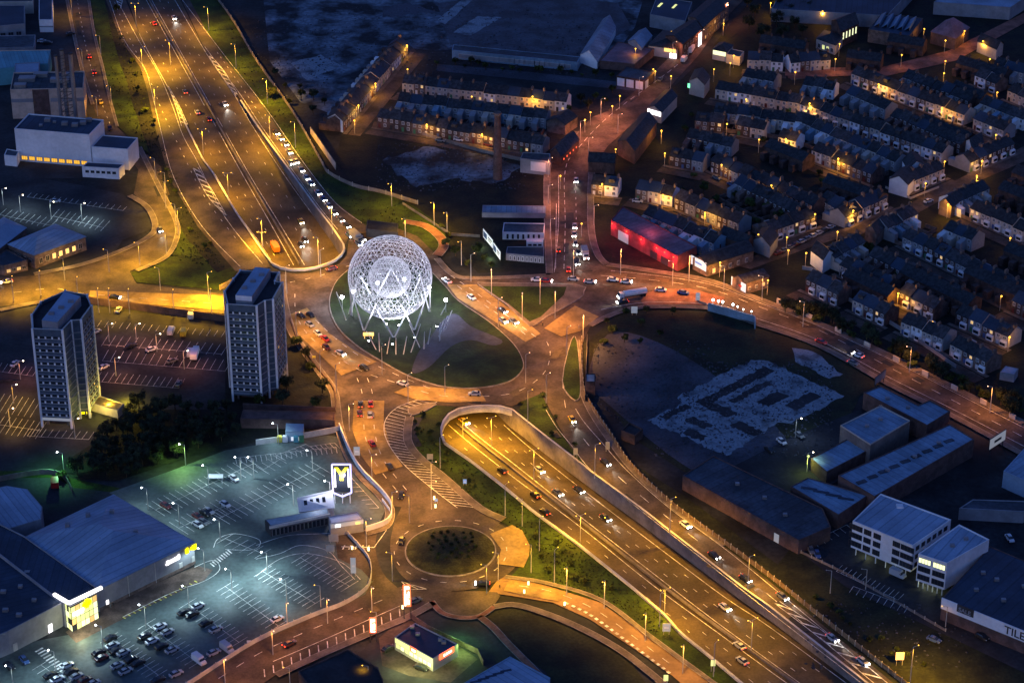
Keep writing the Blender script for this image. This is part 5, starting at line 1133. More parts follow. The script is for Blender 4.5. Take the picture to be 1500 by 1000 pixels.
# ================================================================ vehicles
def loft(s, secs):     # secs: (x, halfwidth_low, halfwidth_top, zlow, ztop)
    n = len(secs); vs = []
    for x, wl, wt, z0, z1 in secs: vs += [(x,-wl,z0),(x,-wl*1.0,(z0+z1)/2),(x,-wt,z1),(x,wt,z1),(x,wl,(z0+z1)/2),(x,wl,z0)]
    fs = [(6*i+k, 6*i+(k+1) % 6, 6*i+6+(k+1) % 6, 6*i+6+k) for i in range(n-1) for k in range(6)]
    return s.add(vs, fs+[tuple(range(5,-1,-1)), tuple(range(6*n-6, 6*n))])
def car_proto(kind, lights):
    r = thing('parked_car' if not lights else 'car', 'proto', 'car')
    L = 2.15 if kind != 'van' else 2.6
    s = MB()
    if kind == 'car':
        loft(s, [(-2.15,.78,.70,.35,.75),(-2.05,.86,.78,.25,.92),(-1.3,.88,.80,.22,.96),(.9,.88,.80,.22,.95),(1.7,.86,.74,.24,.82),(2.1,.8,.66,.32,.66)])
        b = s.build('body', 'car_silver', r)
        s = MB(); loft(s, [(-1.75,.74,.70,.94,.97),(-1.15,.74,.58,.94,1.38),(.1,.74,.6,.94,1.44),(.45,.74,.58,.94,1.36),(1.15,.74,.72,.92,.95)]); s.build('windows', 'glass', r)
        s = MB(); s.add([(-1.1,-.56,1.40),(.32,-.56,1.415),(.32,.56,1.415),(-1.1,.56,1.40),(-.4,-.57,1.47),(-.4,.57,1.47)], [(0,4,5,3),(4,1,2,5)]); s.build('roof', 'car_silver', r)
    else:
        loft(s, [(-2.6,.95,.85,.35,2.1),(-2.5,1.0,.9,.3,2.25),(1.0,1.0,.9,.3,2.25),(1.6,1.0,.84,.3,1.35),(2.5,.92,.8,.35,1.05)]); s.build('body', 'car_white', r)
        s = MB(); loft(s, [(.95,.93,.84,1.3,2.1),(1.1,.95,.85,1.25,2.05),(1.72,.88,.8,1.2,1.3)]); s.build('windscreen', 'glass', r)
    for x in (-1.3, 1.35):
        for y in (-.82, .82):
            s = MB(); s.tube((x, y-.11, .32), (x, y+.11, .32), .33, 10); s.build('wheel', 'rubber', r)
    for y in (-.6, .6):
        s = MB(); s.ball((L-.04, y, .62), .15 if lights != 1 else .27, 6, 4); s.build('headlight', 'head' if lights in (1, 3) else 'pale_concrete', r)
        s = MB(); s.box(-L-.05,-L+.08,y-.2,y+.2,.6,.82); s.build('taillight', 'tail' if lights in (1, 2) else 'car_darkred', r)
    reg(r); return r
CP = {(k, l): car_proto(k, l) for k in ('car', 'van') for l in (0, 1, 2)}
USED = set(); NC = [0]
def car(px, py, v, c, label, group=None, kind='car', lights=0, z=None, beam=False):
    k = (kind, lights); p = CP[k]
    if z == 'M': b = PM(px, py, .03)
    else: b = P(px, py, MZ if z is None else z)
    if z == 'M': q = PM(px+v[0], py+v[1], .03)
    else: q = P(px+v[0], py+v[1], b.z)
    rz = math.atan2(q.y-b.y, q.x-b.x)
    nm = {'car': ('car', 'car'), 'van': ('van', 'van')}[kind]
    if k in USED: r = dup(p)
    else: r = p; USED.add(k)
    r.location = b; r.rotation_euler = (0, 0, rz); r.name = 'parked_'+nm[0] if not lights else nm[0]
    r['label'] = label; r['category'] = nm[1]
    if group: r['group'] = group
    for o in KID[r.name] if r.name in KID else [x for x in col.objects if x.parent == r]:
        if o.name.split('.')[0] in ('body', 'roof'): setmat(o, 'car_'+c)
    if beam: light('SPOT', r, (2.6, 0, .9), beam, (1, .93, .82), .2, 50, (math.pi/2-.09, 0, -math.pi/2), .8)
    NC[0] += 1; return r
# KID is looked up by name, so rename only after looking the children up
def car(px, py, v, c, label, group=None, kind='car', lights=0, z=None, beam=False):
    k = (kind, lights); p = CP[k]
    zz = MZ if z is None else z
    b = PM(px, py, .03) if z == 'M' else P(px, py, zz); q = PM(px+v[0], py+v[1], .03) if z == 'M' else P(px+v[0], py+v[1], zz)
    if k in USED: r = dup(p)
    else: r = p; USED.add(k)
    ch = list(KID[r.name])
    r.location = b; r.rotation_euler = (0, 0, math.atan2(q.y-b.y, q.x-b.x)); r['label'] = label; r['category'] = kind
    if group: r['group'] = group
    for o in ch:
        if o.name.split('.')[0] in ('body', 'roof'): setmat(o, 'car_'+c)
    r['nn'] = ('parked_' if not lights else '')+kind
    if beam: light('SPOT', r, (2.6, 0, .9), beam, (1, .93, .82), .2, 50, (math.pi/2-.09, 0, -math.pi/2), .8)
    NC[0] += 1; return r
cols = ['silver','black','white','grey','blue','black','silver','darkred']
# the queue down the slip road
Q = [(405,196),(411,204),(419,212),(424,224),(434,238),(427,240),(442,250),(449,262),(456,270),(466,284),(474,293),(482,303),(489,313),(499,323),(508,332),(516,341),(524,345),(530,351),(512,346),(525,358)]
for i, (x, y) in enumerate(Q):
    x2, y2 = Q[min(i+1, 14)] if i < 14 else (x+8, y+8)
    if i in (4, 5): x2, y2 = x+7, y+12
    car(x, y, (x2-x, max(3, y2-y)), random.choice(cols), f'{ordw(i)} car from the back of the headlit queue on the slip road', 'cars queueing on the slip road', lights=1, beam=(500 if i % 3 == 0 else False))
up = (7, 13); dn = (-7, -13)
for x, y, v, c, l, lb in [(255,28,up,'white',1,'white car with headlights at the top of the motorway'),(330,154,up,'white',1,'white car with bright headlights halfway down the upper motorway'),
    (226,36,dn,'red',2,'red-lit car driving away at the top of the motorway'),(271,136,dn,'grey',2,'car with red tail lights left of the upper motorway median'),(289,166,dn,'silver',2,'left of two cars with tail lights on the upper motorway'),(306,176,dn,'darkred',2,'right of two cars with tail lights on the upper motorway'),
    (441,326,up,'yellow',1,'yellowish taxi approaching the upper tunnel mouth'),(447,353,up,'black',1,'dark car behind another near the upper tunnel mouth'),(441,360,up,'black',1,'dark car nearest the upper tunnel mouth'),
    (680,619,(7,5),'yellow',1,'car just out of the lower tunnel mouth, headlights on')]:
    car(x, y, v, c, lb, 'cars on the upper motorway' if y < 400 else None, lights=l, z='M', beam=2200 if l == 1 else False)
SE = (10, 7.6); NW = (-10, -7.6)
for x, y, v, c, l, lb in [(790,690,SE,'silver',1,'silver car with headlights on the sunken motorway, nearest the tunnel of the right carriageway'),(817,723,SE,'grey',1,'grey car with headlights on the sunken motorway'),(848,719,SE,'black',1,'black car beside the grey one on the sunken motorway'),
    (887,760,SE,'black',1,'black car with headlights alone in the middle of the sunken motorway'),(1062,891,SE,'white',1,'large pale car with headlights on the lower sunken motorway'),(784,726,NW,'black',2,'dark car with tail lights by the median of the sunken motorway'),(798,751,NW,'black',2,'dark car with tail lights beside the pale wall'),
    (736,690,NW,'black',2,'dark car heading into the lower tunnel'),(1083,947,NW,'silver',2,'upper of two cars with tail lights low on the sunken motorway'),(1087,969,NW,'silver',2,'lower of two cars with tail lights low on the sunken motorway')]:
    car(x, y, v, c, lb, 'cars on the sunken motorway', lights=l, z='M', beam=2200 if l == 1 else False)
for i, (x, y, c) in enumerate([(838,616,'yellow'),(887,679,'black'),(1004,770,'white'),(1046,815,'black'),(1092,849,'black'),(1146,875,'grey'),(1219,936,'silver'),(1264,970,'silver')]):
    car(x, y, (6, 10) if i == 0 else (9, 8) if i == 1 else SE, c, f'{c} headlit car, {ordw(i)} from the roundabout on the right-hand slip road', 'cars on the right slip road', lights=1, beam=1800)
L_ = [(485,395,(-12,3),'darkred',2,'dark red car on the roundabout above the ball'),(655,413,(-8,-6),'silver',1,'silver car with bright headlights right of the ball'),(691,437,(10,7),'white',0,'white car on the lit approach right of the ball'),(736,456,(9,6),'black',1,'dark headlit car at the top of the group on the approach'),(737,471,(9,6),'silver',1,'left car of the group at the approach stop line'),(752,472,(9,6),'grey',1,'right car of the group at the approach stop line'),
 (786,411,(-12,0),'white',0,'white car waiting on the road left of the north junction'),(800,413,(12,1),'red',1,'red car passing the white one left of the north junction'),(840,410,(12,1),'silver',0,'silver taxi in the middle of the north junction'),(864,414,(12,1),'silver',1,'silver car entering the north junction'),(898,411,(12,1),'white',0,'white car right of the north junction'),(917,414,(12,1),'white',1,'second white car right of the north junction'),
 (968,426,(12,1),'white',0,'white car on the orange-lit bend'),(1001,430,(12,2),'blue',0,'blue car on the orange-lit bend'),(912,444,(-12,2),'black',1,'dark car in front of the white lorry'),
 (844,266,(0,10),'white',1,'headlit car alone high on the red-lit north road'),(842,333,(0,10),'white',1,'top car of the column coming down the north road'),(841,345,(0,10),'silver',1,'second car of the column coming down the north road'),(843,358,(0,10),'grey',1,'third car of the column coming down the north road'),(847,371,(2,10),'black',1,'fourth car of the column, behind the white box van'),(845,386,(3,8),'black',1,'front car of the column at the north junction'),(818,367,(0,-10),'darkred',2,'dark red car driving up the north road'),(833,396,(0,-10),'red',2,'car with red lights crossing at the north junction'),
 (441,464,(8,6),'black',2,'left dark car in the lanes beside the right tower'),(455,463,(8,6),'black',2,'right dark car in the lanes beside the right tower'),(454,477,(8,6),'silver',2,'silver car in the lit lanes beside the right tower'),(466,490,(8,7),'white',2,'white car braking in the lanes beside the right tower'),(477,498,(8,7),'red',2,'red car braking on the buff surfacing'),(478,510,(8,7),'darkred',2,'dark red car lower on the buff surfacing'),(499,519,(9,5),'white',1,'white car on the buff surfacing'),(534,540,(9,5),'black',2,'dark car with tail lights leaving the buff surfacing'),
 (590,563,(-9,-3),'white',0,'white car below the ball on the roundabout'),(695,578,(-10,0),'silver',0,'silver car on the lower side of the big roundabout'),
 (528,594,(0,-10),'black',2,'top left of four braking cars at the south arm'),(543,593,(0,-10),'red',2,'top right of four braking cars at the south arm'),(527,607,(0,-10),'darkred',2,'bottom left of four braking cars at the south arm'),(542,609,(0,-10),'silver',2,'bottom right of four braking cars at the south arm'),(545,651,(-4,-6),'red',0,'bright red car alone on the buff south arm'),(571,685,(-4,-6),'black',0,'black car at the edge of the buff south arm'),(588,727,(-3,9),'black',2,'black car below the buff south arm'),
 (588,793,(-2,8),'black',2,'dark car left of the small roundabout'),(707,856,(-12,0),'black',1,'dark car with headlights below the small roundabout'),(608,881,(10,-4),'grey',0,'grey car behind the tall red totem'),(424,944,(12,-6),'darkred',2,'dark car with red tail lights on the south-west road'),
 (1203,502,(10,4),'red',2,'car with red tail lights on the east road'),(1257,522,(-10,-4),'white',1,'headlit car on the dim east road'),(1250,533,(10,4),'grey',2,'grey car with a red tail light on the east road'),
 (131,84,(-3,-12),'red',2,'top car on the lit road beside the factory'),(138,107,(-3,-12),'red',2,'red-lit car beside the flues'),(148,151,(3,12),'yellow',0,'bright yellow car on the road beside the factory'),(161,189,(3,12),'darkred',2,'dark car with tail lights near the white annex'),(168,437,(12,1),'black',1,'black car with lights on the bright bridge road'),(10,414,(-12,2),'white',1,'headlit car at the left edge of the bright road'),(235,338,(4,10),'grey',1,'car with one bright lamp on the looping road'),
 (103,51,(10,-2),'black',0,'dark car in the yard right of the white-fronted workshop')]
for x, y, v, c, l, lb in L_: car(x, y, v, c, lb, 'cars on the roads', lights=l, beam=1300 if l == 1 else False)
# parked cars
ur_ = (12, -5.5)
LOT = [(290,889,'white'),(270,898,'black'),(282,901,'black'),(302,914,'black'),(316,923,'silver'),(235,919,'white'),(245,927,'silver'),(212,933,'black'),(223,940,'white'),(237,948,'black'),(252,953,'silver'),(162,936,'black'),(165,947,'silver'),(171,954,'black'),(181,957,'silver'),(145,957,'black'),(149,965,'darkred'),(172,976,'silver'),(184,984,'silver'),(193,967,'black'),(203,972,'black'),(98,976,'white'),(74,990,'black'),(84,996,'white'),(105,985,'black'),(112,992,'silver'),(125,997,'darkred'),(137,1002,'silver'),(232,997,'black'),(258,988,'silver'),(313,957,'silver'),(406,908,'white')]
LOT.sort()
for i, (x, y, c) in enumerate(LOT): car(x, y, ur_, c, f'{c} parked car, {ordw(i)} from the left in the lit lower superstore car park', 'cars in the superstore car park')
for x, y, v, c, lb in [(36,968,(7,8),'blue','blue car parked left of the zebra crossing'),(14,977,(8,7),'black','dark car parked at the bottom left lamp'),(290,758,(10,6),'darkred','dark red car at the top of the small parked cluster behind the superstore'),(301,753,(10,6),'black','black car right of the dark red one behind the superstore'),(298,766,(10,6),'grey','grey car in the small parked cluster behind the superstore'),(290,770,(10,6),'white','white car in the small parked cluster behind the superstore'),(306,750,(10,6),'silver','silver car at the upper end of the small parked cluster'),(330,740,(10,6),'white','bright white car alone among the empty bays'),(343,702,(8,6),'white','white car beside the trolley shelter'),(243,742,(10,6),'darkred','dark red car parked near the superstore corner'),
   (174,455,(6,-8),'white','white car at the top of the tower car park'),(222,513,(8,-3),'white','white car on the orange-lit bays'),(152,539,(10,-5),'white','white car right of the left tower'),(262,563,(4,-9),'grey','grey car in the dark end of the tower car park'),(22,534,(8,-7),'white','white car left of the left tower'),(252,530,(8,-3),'grey','grey car right of the orange-lit bays'),(192,508,(8,-3),'black','black car in the tower car park'),(140,487,(8,-3),'silver','silver car behind the left tower'),(81,296,(10,0),'silver','lone car in the dark upper left car park'),
   (934,296,(12,1),'silver','silver car parked on the street above the red warehouse'),(645,207,(12,2),'grey','grey car parked before the dark terrace'),(672,206,(12,2),'white','white car parked before the dark terrace'),(715,213,(12,2),'darkred','dark car under the orange lamp of the dark terrace'),
   (1145,648,(8,6),'white','white car parked in the works yard'),(1171,639,(8,6),'grey','grey car parked in the works yard'),(1127,660,(8,6),'black','black car at the left of the works yard'),(1368,938,(10,4),'blue','pale blue car parked before the tile shop'),(1479,790,(6,8),'white','pale car parked behind the tile shop'),(1438,934,(9,5),'black','dark car parked below the TILE lettering'),(1188,807,(3,8),'grey','grey car parked by the office yard gate'),(1197,813,(3,8),'blue','blue car parked by the office yard gate'),
   (1008,78,(8,-10),'white','white car below the pale lorry on the upper north road'),(967,118,(8,-10),'grey','grey car on the upper north road'),(1360,296,(9,-3),'white','car with lit lamps at the estate crossroads'),(569,951,(8,-4),'black','black car in the yellow-lit restaurant yard'),(617,979,(9,3),'black','black car at the lower restaurant yard'),(62,62,(8,0),'white','white car with lamps by the dark warehouse'),(70,64,(8,0),'black','black car by the dark warehouse')]:
    car(x, y, v, c, lb, 'parked cars')
for i in range(10): car(1140+i*8.5, 372-i*4.2, (9,-4), random.choice(['black','grey','silver','darkred']), f'dim parked car, {ordw(i)} from the left on the estate cross street', 'cars parked on the cross street')
for i in range(8): car(1262+i*20, 124+i*7.6, (9,3), random.choice(['black','grey','silver','blue','white']), f'dim parked car, {ordw(i)} along the street before the top long terrace', 'cars parked before the terraces')
for i in range(7): car(1340+i*22, 366+i*11, (9,4), random.choice(['black','grey','silver','blue','white']), f'dim parked car, {ordw(i)} along the street of white window frames', 'cars parked before the terraces')
for i in range(6): car(1050+i*22, 262+i*9.5, (9,4), random.choice(['black','grey','silver','blue','white']), f'dim parked car, {ordw(i)} before the dark brick street', 'cars parked before the terraces')
for i in range(9): car(1215+i*17, 243+i*8.3-60, (9,3), random.choice(['black','grey','silver','blue']), f'dim parked car, {ordw(i)} along the street before the longest pink terrace', 'cars parked before the terraces')
for x, y, v, c, lb in [(280,464,(2,-9),'white','white van nearest the bridge road wall'),(251,487,(4,-9),'white','left white van in the middle of the tower car park'),(269,489,(2,-9),'yellow','yellow van next to the white one'),(279,519,(2,-9),'white','small van beside the white minibus'),(1315,843,(9,4),'silver','pale van under the office block'),(292,969,(8,6),'white','white van by the pale car park wall'),(333,952,(8,6),'silver','second van by the pale car park wall'),(1002,89,(8,-10),'white','pale van on the upper north road')]:
    car(x, y, v, c, lb, 'parked vans', kind='van')
# lorries
def lorry(px, py, v, cab, boxc, L, hh, name, label, cat, lit=True, tank=False, z=None):
    b = P(px, py, MZ) if z is None else PM(px, py); q = P(px+v[0], py+v[1], MZ) if z is None else PM(px+v[0], py+v[1])
    r = thing(name, label, cat, b, math.atan2(q.y-b.y, q.x-b.x))
    s = MB(); loft(s, [(L/2-1.9,1.1,1.0,.5,2.5),(L/2-.6,1.1,1.0,.5,2.6),(L/2,1.05,.95,.5,1.6)]); c = s.build('cab', cab, r)
    s = MB(); s.add([(L/2-.5,-.9,2.45),(L/2-.5,.9,2.45),(L/2+.02,.88,1.65),(L/2+.02,-.88,1.65)], [(0,1,2,3)]); s.build('windscreen', 'glass', c)
    s = MB()
    if tank: s.tube((-L/2,0,1.9),(L/2-2.2,0,1.9),1.15,14)
    else: s.box(-L/2,L/2-2.1,-1.2,1.2,.8,hh)
    s.build('tank' if tank else 'cargo_box', boxc, r)
    s = MB(); s.box(-L/2,L/2-.3,-.5,.5,.45,.75); s.build('chassis', 'dark_metal', r)
    for x in (-L/2+1, -L/2+2.1, L/2-1.2):
        for y in (-1, 1): s = MB(); s.tube((x,y-.15,.5),(x,y+.15,.5),.5,10); s.build('wheel', 'rubber', r)
    for y in (-.8,.8): s = MB(); s.ball((L/2,y,.9), .25, 6, 4); s.build('headlight', 'head' if lit else 'pale_concrete', r)
    return r
lorry(926,435,(-12,2),'car_white','white_wall',11,3.6,'tanker_lorry','white tanker lorry turning on the bend right of the north junction','lorry',True,True)
lorry(857,376,(3,9),'car_white','cream_wall',7,3.2,'box_van','white box van with headlights coming down the north road','lorry')
lorry(403,366,(-7,-13),'car_orange','car_orange',7.2,2.7,'gritter_lorry','bright orange lorry on the hard shoulder at the upper tunnel mouth','lorry',True,z='M')
lorry(286,522,(4,-12),'car_white','white_wall',7.5,2.7,'minibus','long white minibus parked in the tower car park','minibus',False)
lorry(1012,76,(8,-11),'car_white','white_wall',7,3.2,'box_lorry','pale rounded lorry stopped on the upper north road','lorry',False)
lorry(81,712,(0,-8),'car_red','car_red',5,2.8,'red_lorry','small red lorry in the green-lit service yard','lorry',False)
lorry(522,352,(9,8),'car_grey','grey_wall',8,3.3,'box_lorry','grey box lorry at the front of the slip road queue','lorry')
for p in CP.values():
    if (lambda k: k not in USED)([k for k in CP if CP[k] == p][0]):
        for c in KID[p.name]: bpy.data.objects.remove(c)
        bpy.data.objects.remove(p)
for o in [x for x in col.objects if 'nn' in x]: o.name = o['nn']; del o['nn']
print('CARS', NC[0])

# ================================================================ lamps
SOD = (1, .46, .015); SODW = (1, .46, .05); PINK = (1, .36, .06); WHT = (.68, .94, 1.0); YEL = (1, .50, .01)
def post_lamp(px, py, H, arm, bulb, colr, pw, label, group, z=None, cat='street lamp', double=False, name='street_lamp', spot=150):
    b = P(px, py, MZ) if z is None else PM(px, py)
    b.z -= .1
    if cat == 'street lamp' and H > 8.8 and not double: pass
    r = thing(name, label, cat, b, 0, group)
    s = MB(); s.tube((0,0,0),(0,0,H),.15,6,.10)
    A = math.atan2(arm[1], arm[0]) if arm else 0; ends = []
    for sg in ((1, -1) if double else (1,)):
        e = (1.6*math.cos(A)*sg, 1.6*math.sin(A)*sg, H+.25); s.tube((0,0,H), e, .06, 5); ends.append(e)
    s.build('post', 'post', r)
    for e in ends:
        s = MB(); s.ball((e[0], e[1], e[2]), .17 if 'white' not in bulb else .27, 8, 5, .7); s.build('lamp_head', bulb, r)
        if pw: light('SPOT', r, (e[0], e[1], e[2]-.45), pw/len(ends), colr, .3, spot, (0,0,0), .5)
    return r
TPD = 1
def where_lamps(lst, H, arm, bulb, colr, pw, phrase, group, **k):
    lst = sorted(lst, key=lambda t: t[1])
    for i, t in enumerate(lst):
        x, y = t[0], t[1]; f = t[2] if len(t) > 2 else 1
        post_lamp(x, y, H, arm, bulb, colr, pw*f, f'tall lamp post, {ordw(i)} from the top {phrase}', group, **k)
where_lamps([(209,105,2.4),(228,165,2.2),(243,305,1),(262,345,.8),(306,440,2)], 11.5, (1,.2), 'sodium', YEL, 20000, 'along the left motorway slip road', 'lamp posts on the left slip road')
where_lamps([(306,45),(346,100),(392,152,1.3),(396,206),(433,216),(487,342),(467,388,.8),(385,360,1.2)], 11.5, (-1,-.3), 'sodium', SOD, 20000, 'along the right side of the upper motorway', 'lamp posts right of the upper motorway')
where_lamps([(298,227,.8),(335,292,.8)], 11.5, (1,0), 'sodium', SOD, 21000, 'on the upper motorway median', 'median lamp posts of the upper motorway', z='M', double=True)
where_lamps([(200,40,.7),(250,95,.6),(385,440-60,.8)], 11.5, (1,0), 'sodium', SOD, 21000, 'beside the upper motorway lanes', 'median lamp posts of the upper motorway', z='M', double=True)
where_lamps([(720,655,1.6),(782,703,.8),(850,800,.8),(973,910,.7),(1100,955,.3)], 11.5, (1,.5), 'sodium', SOD, 20000, 'on the median of the sunken motorway', 'median lamp posts of the sunken motorway', z='M', double=True)
where_lamps([(645,685,.8),(740,755,.8),(790,806),(812,852),(966,917,.9),(1045,990,.3)], 11.5, (.6,.7), 'sodium', YEL, 11000, 'on the grass left of the sunken motorway', 'lamp posts on the left grass bank')
where_lamps([(773,620,.5),(871,700,.9),(981,780,1.3),(1095,866,1.4),(1333,1000,1.6)], 12.5, (.8,.3), 'sodium', SOD, 17000, 'along the top of the right retaining wall', 'lamp posts on the right retaining wall')
where_lamps([(148,80,.6),(164,155,.6),(106,24,.7),(122,100,.3),(143,170,.5)], 9, (-1,0), 'sodium', SOD, 5200, 'along the road beside the factory', 'lamp posts beside the factory road')
where_lamps([(228,262,1.6),(243,283,1),(258,330,1.6),(244,372,2),(160,398,1.6),(95,410,1.6),(205,388,4),(235,425,.8)], 9, (-1,.3), 'sodium', YEL, 4500, 'round the looping left road', 'lamp posts round the looping road')
where_lamps([(60,432,3.2),(115,441,2.4),(145,458,.9),(161,458,.9),(20,440,3),(255,460,3.0),(310,459,2.4),(190,459,1.5)], 9, (0,1), 'sodium', YEL, 4600, 'along the bright left approach road', 'lamp posts on the bright approach road')
where_lamps([(574,302,1.6),(594,354,1.2),(636,330,2),(676,388,.3),(655,345,.8)], 10, (-.6,-.6), 'sodium', YEL, 5500, 'round the grassy loop behind the ball', 'lamp posts round the grassy loop')
where_lamps([(720,432,1.0),(765,467,.6),(791,446,.5),(813,465,.8),(854,500,1.6),(909,402,1),(1009,412,1.3),(840,404,.5)], 11, (0,-1), 'pink_bulb', PINK, 7500, 'round the north junction', 'lamp posts round the north junction')
where_lamps([(493,575,1.2),(435,500,1.6),(470,555,1.4),(560,548,1.5),(598,590,1.3),(420,430,1.0),(690,412,1.0),(800,590,1.5),(730,478,1.5),(830,520,1.2),(652,578,1.2),(470,405,1.2),(770,560,.8)], 11, (.7,.5), 'pink_bulb', (1,.43,.07), 8200, 'round the big roundabout', 'lamp posts round the big roundabout')
where_lamps([(512,630,1.6),(545,705,1.4),(632,716,1.2),(575,760,1.2),(537,800,1.2),(632,745,.8)], 10, (1,0), 'pink_bulb', (1,.43,.06), 7200, 'down the south arm', 'lamp posts on the south arm')
where_lamps([(765,770,.9),(778,838,.9),(713,868,1.2),(575,850,1.3),(730,850,1.2),(600,765,.6)], 10, (-1,0), 'sodium', YEL, 5500, 'round the small roundabout', 'lamp posts round the small roundabout')
where_lamps([(830,870,1.4),(885,890,1.3),(945,938,1.2),(1000,985,1)], 10, (-.5,-1), 'sodium', SODW, 5500, 'along the curving exit road', 'lamp posts on the exit road')
where_lamps([(545,895,1),(480,912,.8),(421,917,.6),(400,958,.8),(330,1000,.9)], 9, (.5,-1), 'pink_bulb', PINK, 4200, 'along the south-west road', 'lamp posts on the south-west road')
where_lamps([(1116,440,1.8),(1176,478,.7),(1332,545,1.0),(1450,604,1.2),(1060,425,2.2),(985,418,2.2)], 10, (-1,0), 'pink_bulb', PINK, 5200, 'along the east road', 'lamp posts on the east road')
where_lamps([(803,260,.8),(803,300,1.4),(870,330,.8),(806,350,.8),(862,230,1),(880,172,2.2),(905,195,1.6),(850,205,1.8),(936,140,.5),(985,88,.5),(1060,30,1.4),(1025,70,.8)], 8.5, (1,0), 'pink_bulb', (1,.30,.13), 4200, 'along the red-lit north road', 'lamp posts on the north road')
post_lamp(678, 640, 7, (1,.4), 'sodium', (1,.47,.02), 16000, 'bright lamp just outside the lower tunnel mouth', 'lone lamps', z='M')
# white lamps in the superstore car park
CPL = [(306,712,.8),(217,745,.8),(263,768,.8),(353,700,0),(323,792,1),(392,840,2.6),(340,865,1.8),(277,890,1),(214,918,1),(151,948,1),(82,985,.8),(20,1008,.7),(458,690,1),(484,735,.5),(408,650,.7),(372,700,1.2),(430,740,1),(300,835,1),(420,880,.9)]
CPL.sort()
for i, (x, y, f) in enumerate(CPL):
    post_lamp(x, y, 7.5, (-1,.2), 'white_bulb', WHT, 2700*f, f'white car park lamp, {ordw(i)} from the left in the superstore car park', 'car park lamps', name='car_park_lamp')
post_lamp(272,680,7.5,(-1,0),'white_bulb',(.5,1,.2),5200,'lamp lighting a tree green at the top of the superstore car park','green-lit lamps',name='car_park_lamp')
post_lamp(94,692,7.5,(-1,0),'white_bulb',(.25,1,.4),4200,'lamp lighting the bank green behind the retail shed','green-lit lamps',name='car_park_lamp')
post_lamp(470,888,7.5,(-1,0),'sodium',YEL,500,'single yellow lamp at the lower edge of the superstore car park','green-lit lamps',name='car_park_lamp')
post_lamp(552,925,7,(-1,0),'sodium',SODW,900,'lamp post between the two red totems','lone lamps'); post_lamp(540,1000,6,(-1,0),'sodium',SOD,500,'lamp in front of the dark roof at the bottom edge','lone lamps'); post_lamp(425,1003,6,(-1,0),'sodium',YEL,500,'yellow lamp at the bottom edge left of the dark roof','lone lamps')
post_lamp(1216,868,8,(-1,0),'pale_concrete',SOD,0,'unlit grey lamp post before the office yard','lone lamps'); post_lamp(1268,862,7,(-1,0),'pale_concrete',SOD,0,'unlit lamp post in the office car park','lone lamps'); post_lamp(1385,917,7,(-1,0),'sodium',SOD,150,'lamp post before the white fascia of the tile shop','lone lamps')
for i, (x, y, pw, cc) in enumerate(sorted([(5,300,300,WHT),(30,310,900,WHT),(120,322,1500,WHT),(75,320,500,WHT),(230,515,1500,(1,.35,.15)),(200,500,900,(1,.35,.15)),(270,540,700,(1,.3,.12)),(170,550,1000,(1,.35,.15)),(20,590,1600,YEL),(15,625,1400,YEL),(110,640,500,(1,.5,.3)),(75,615,600,(1,.6,.3)),(160,500,600,(1,.35,.15)),(30,555,800,(1,.3,.12)),(1165,640,300,(.6,.8,1)),(1182,690,250,(.8,1,.6))])):
    post_lamp(x, y, 7, (1,0), 'warm_white', cc, pw*2, f'small yard lamp, {ordw(i)} from the left among the dim side car parks', 'small yard lamps', name='yard_lamp')
# small neighbourhood lamps given by their glowing head
NB = [(596,67,2),(597,102,1.2),(550,123,2.5),(525,155,2.5),(519,177,2),(691,142,1),(625,183,2),(706,197,3),(780,142,3),(897,156,1),(865,165,1),(857,176,1),(931,72,1),(957,102,.7),(960,105,.7),(983,112,.7),(908,141,.7),(912,200,1),(902,219,1),(969,192,2),(974,225,1),(1065,182,1.4),(1093,146,1),(1057,242,1.5),(1130,272,1.5),(1186,152,3),(1151,204,2.5),(1228,233,3),(1287,124,3),(1380,159,3),(1384,237,1),(1439,236,2),(1431,258,1),(1459,198,1),(1321,81,1),(1385,60,1),(1413,46,1.4),(1354,43,1),(1440,61,3),(1450,87,2),(1385,90,1),(1383,108,1),(1287,32,2.5),(1205,17,2),(1129,5,2),(1165,106,1),(1224,87,1.4),(1461,136,1),(1250,309,2),(1274,331,3),(1194,314,1),(1227,340,1),(1153,348,1),(1181,371,1),(1356,269,1.5),(1334,297,1),(1389,300,3),(1431,260,1),(1480,349,1),(1426,394,1.5),(1316,430,2.5),(1467,434,.7),(1366,472,.7),(1479,494,1.6),(1223,411,.5),(1155,367,1),(882,270,2.5),(971,286,3.5),(1033,312,3.5),(1111,344,1),(1055,385,2.4),(1125,411,1.5),(984,47,2.5),(1060,35,2),(1075,82,3),(1230,65,1),(1070,93,.6),(1043,1,2),(821,258,1),(852,328,.8),(1046,102,.8),(1112,205,.6)]
def near_row(p):
    def dd(t):
        w_, a, b = t; d = b-a; k = max(0, min(1, (p-a).dot(d)/d.length_squared)); return (p-(a+d*k)).length
    return min(TERR, key=dd)[0]
NB.sort(); CNT = {}
for i, (x, y, f) in enumerate(NB):
    b = P(x, y, 6.2); wr = near_row(Vector((b.x, b.y, 0))); CNT[wr] = CNT.get(wr, -1)+1; r = thing('street_lamp', f'small orange street lamp, {ordw(CNT[wr])} from left by {wr}', 'street lamp', (b.x, b.y, .1), 0, 'small estate street lamps')
    s = MB(); s.tube((0,.5,0),(0,.5,6.2),.08,5); s.tube((0,.5,6.2),(0,0,6.25),.05,4); s.build('post', 'post', r); s = MB(); s.ball((0,0,6.2), .34, 8, 5, .75); s.build('lamp_head', 'sodium', r)
    light('POINT', r, (0,-.9,5.2), (430*f if f < 1.9 else 620*f), (1,.44,.03), .25)
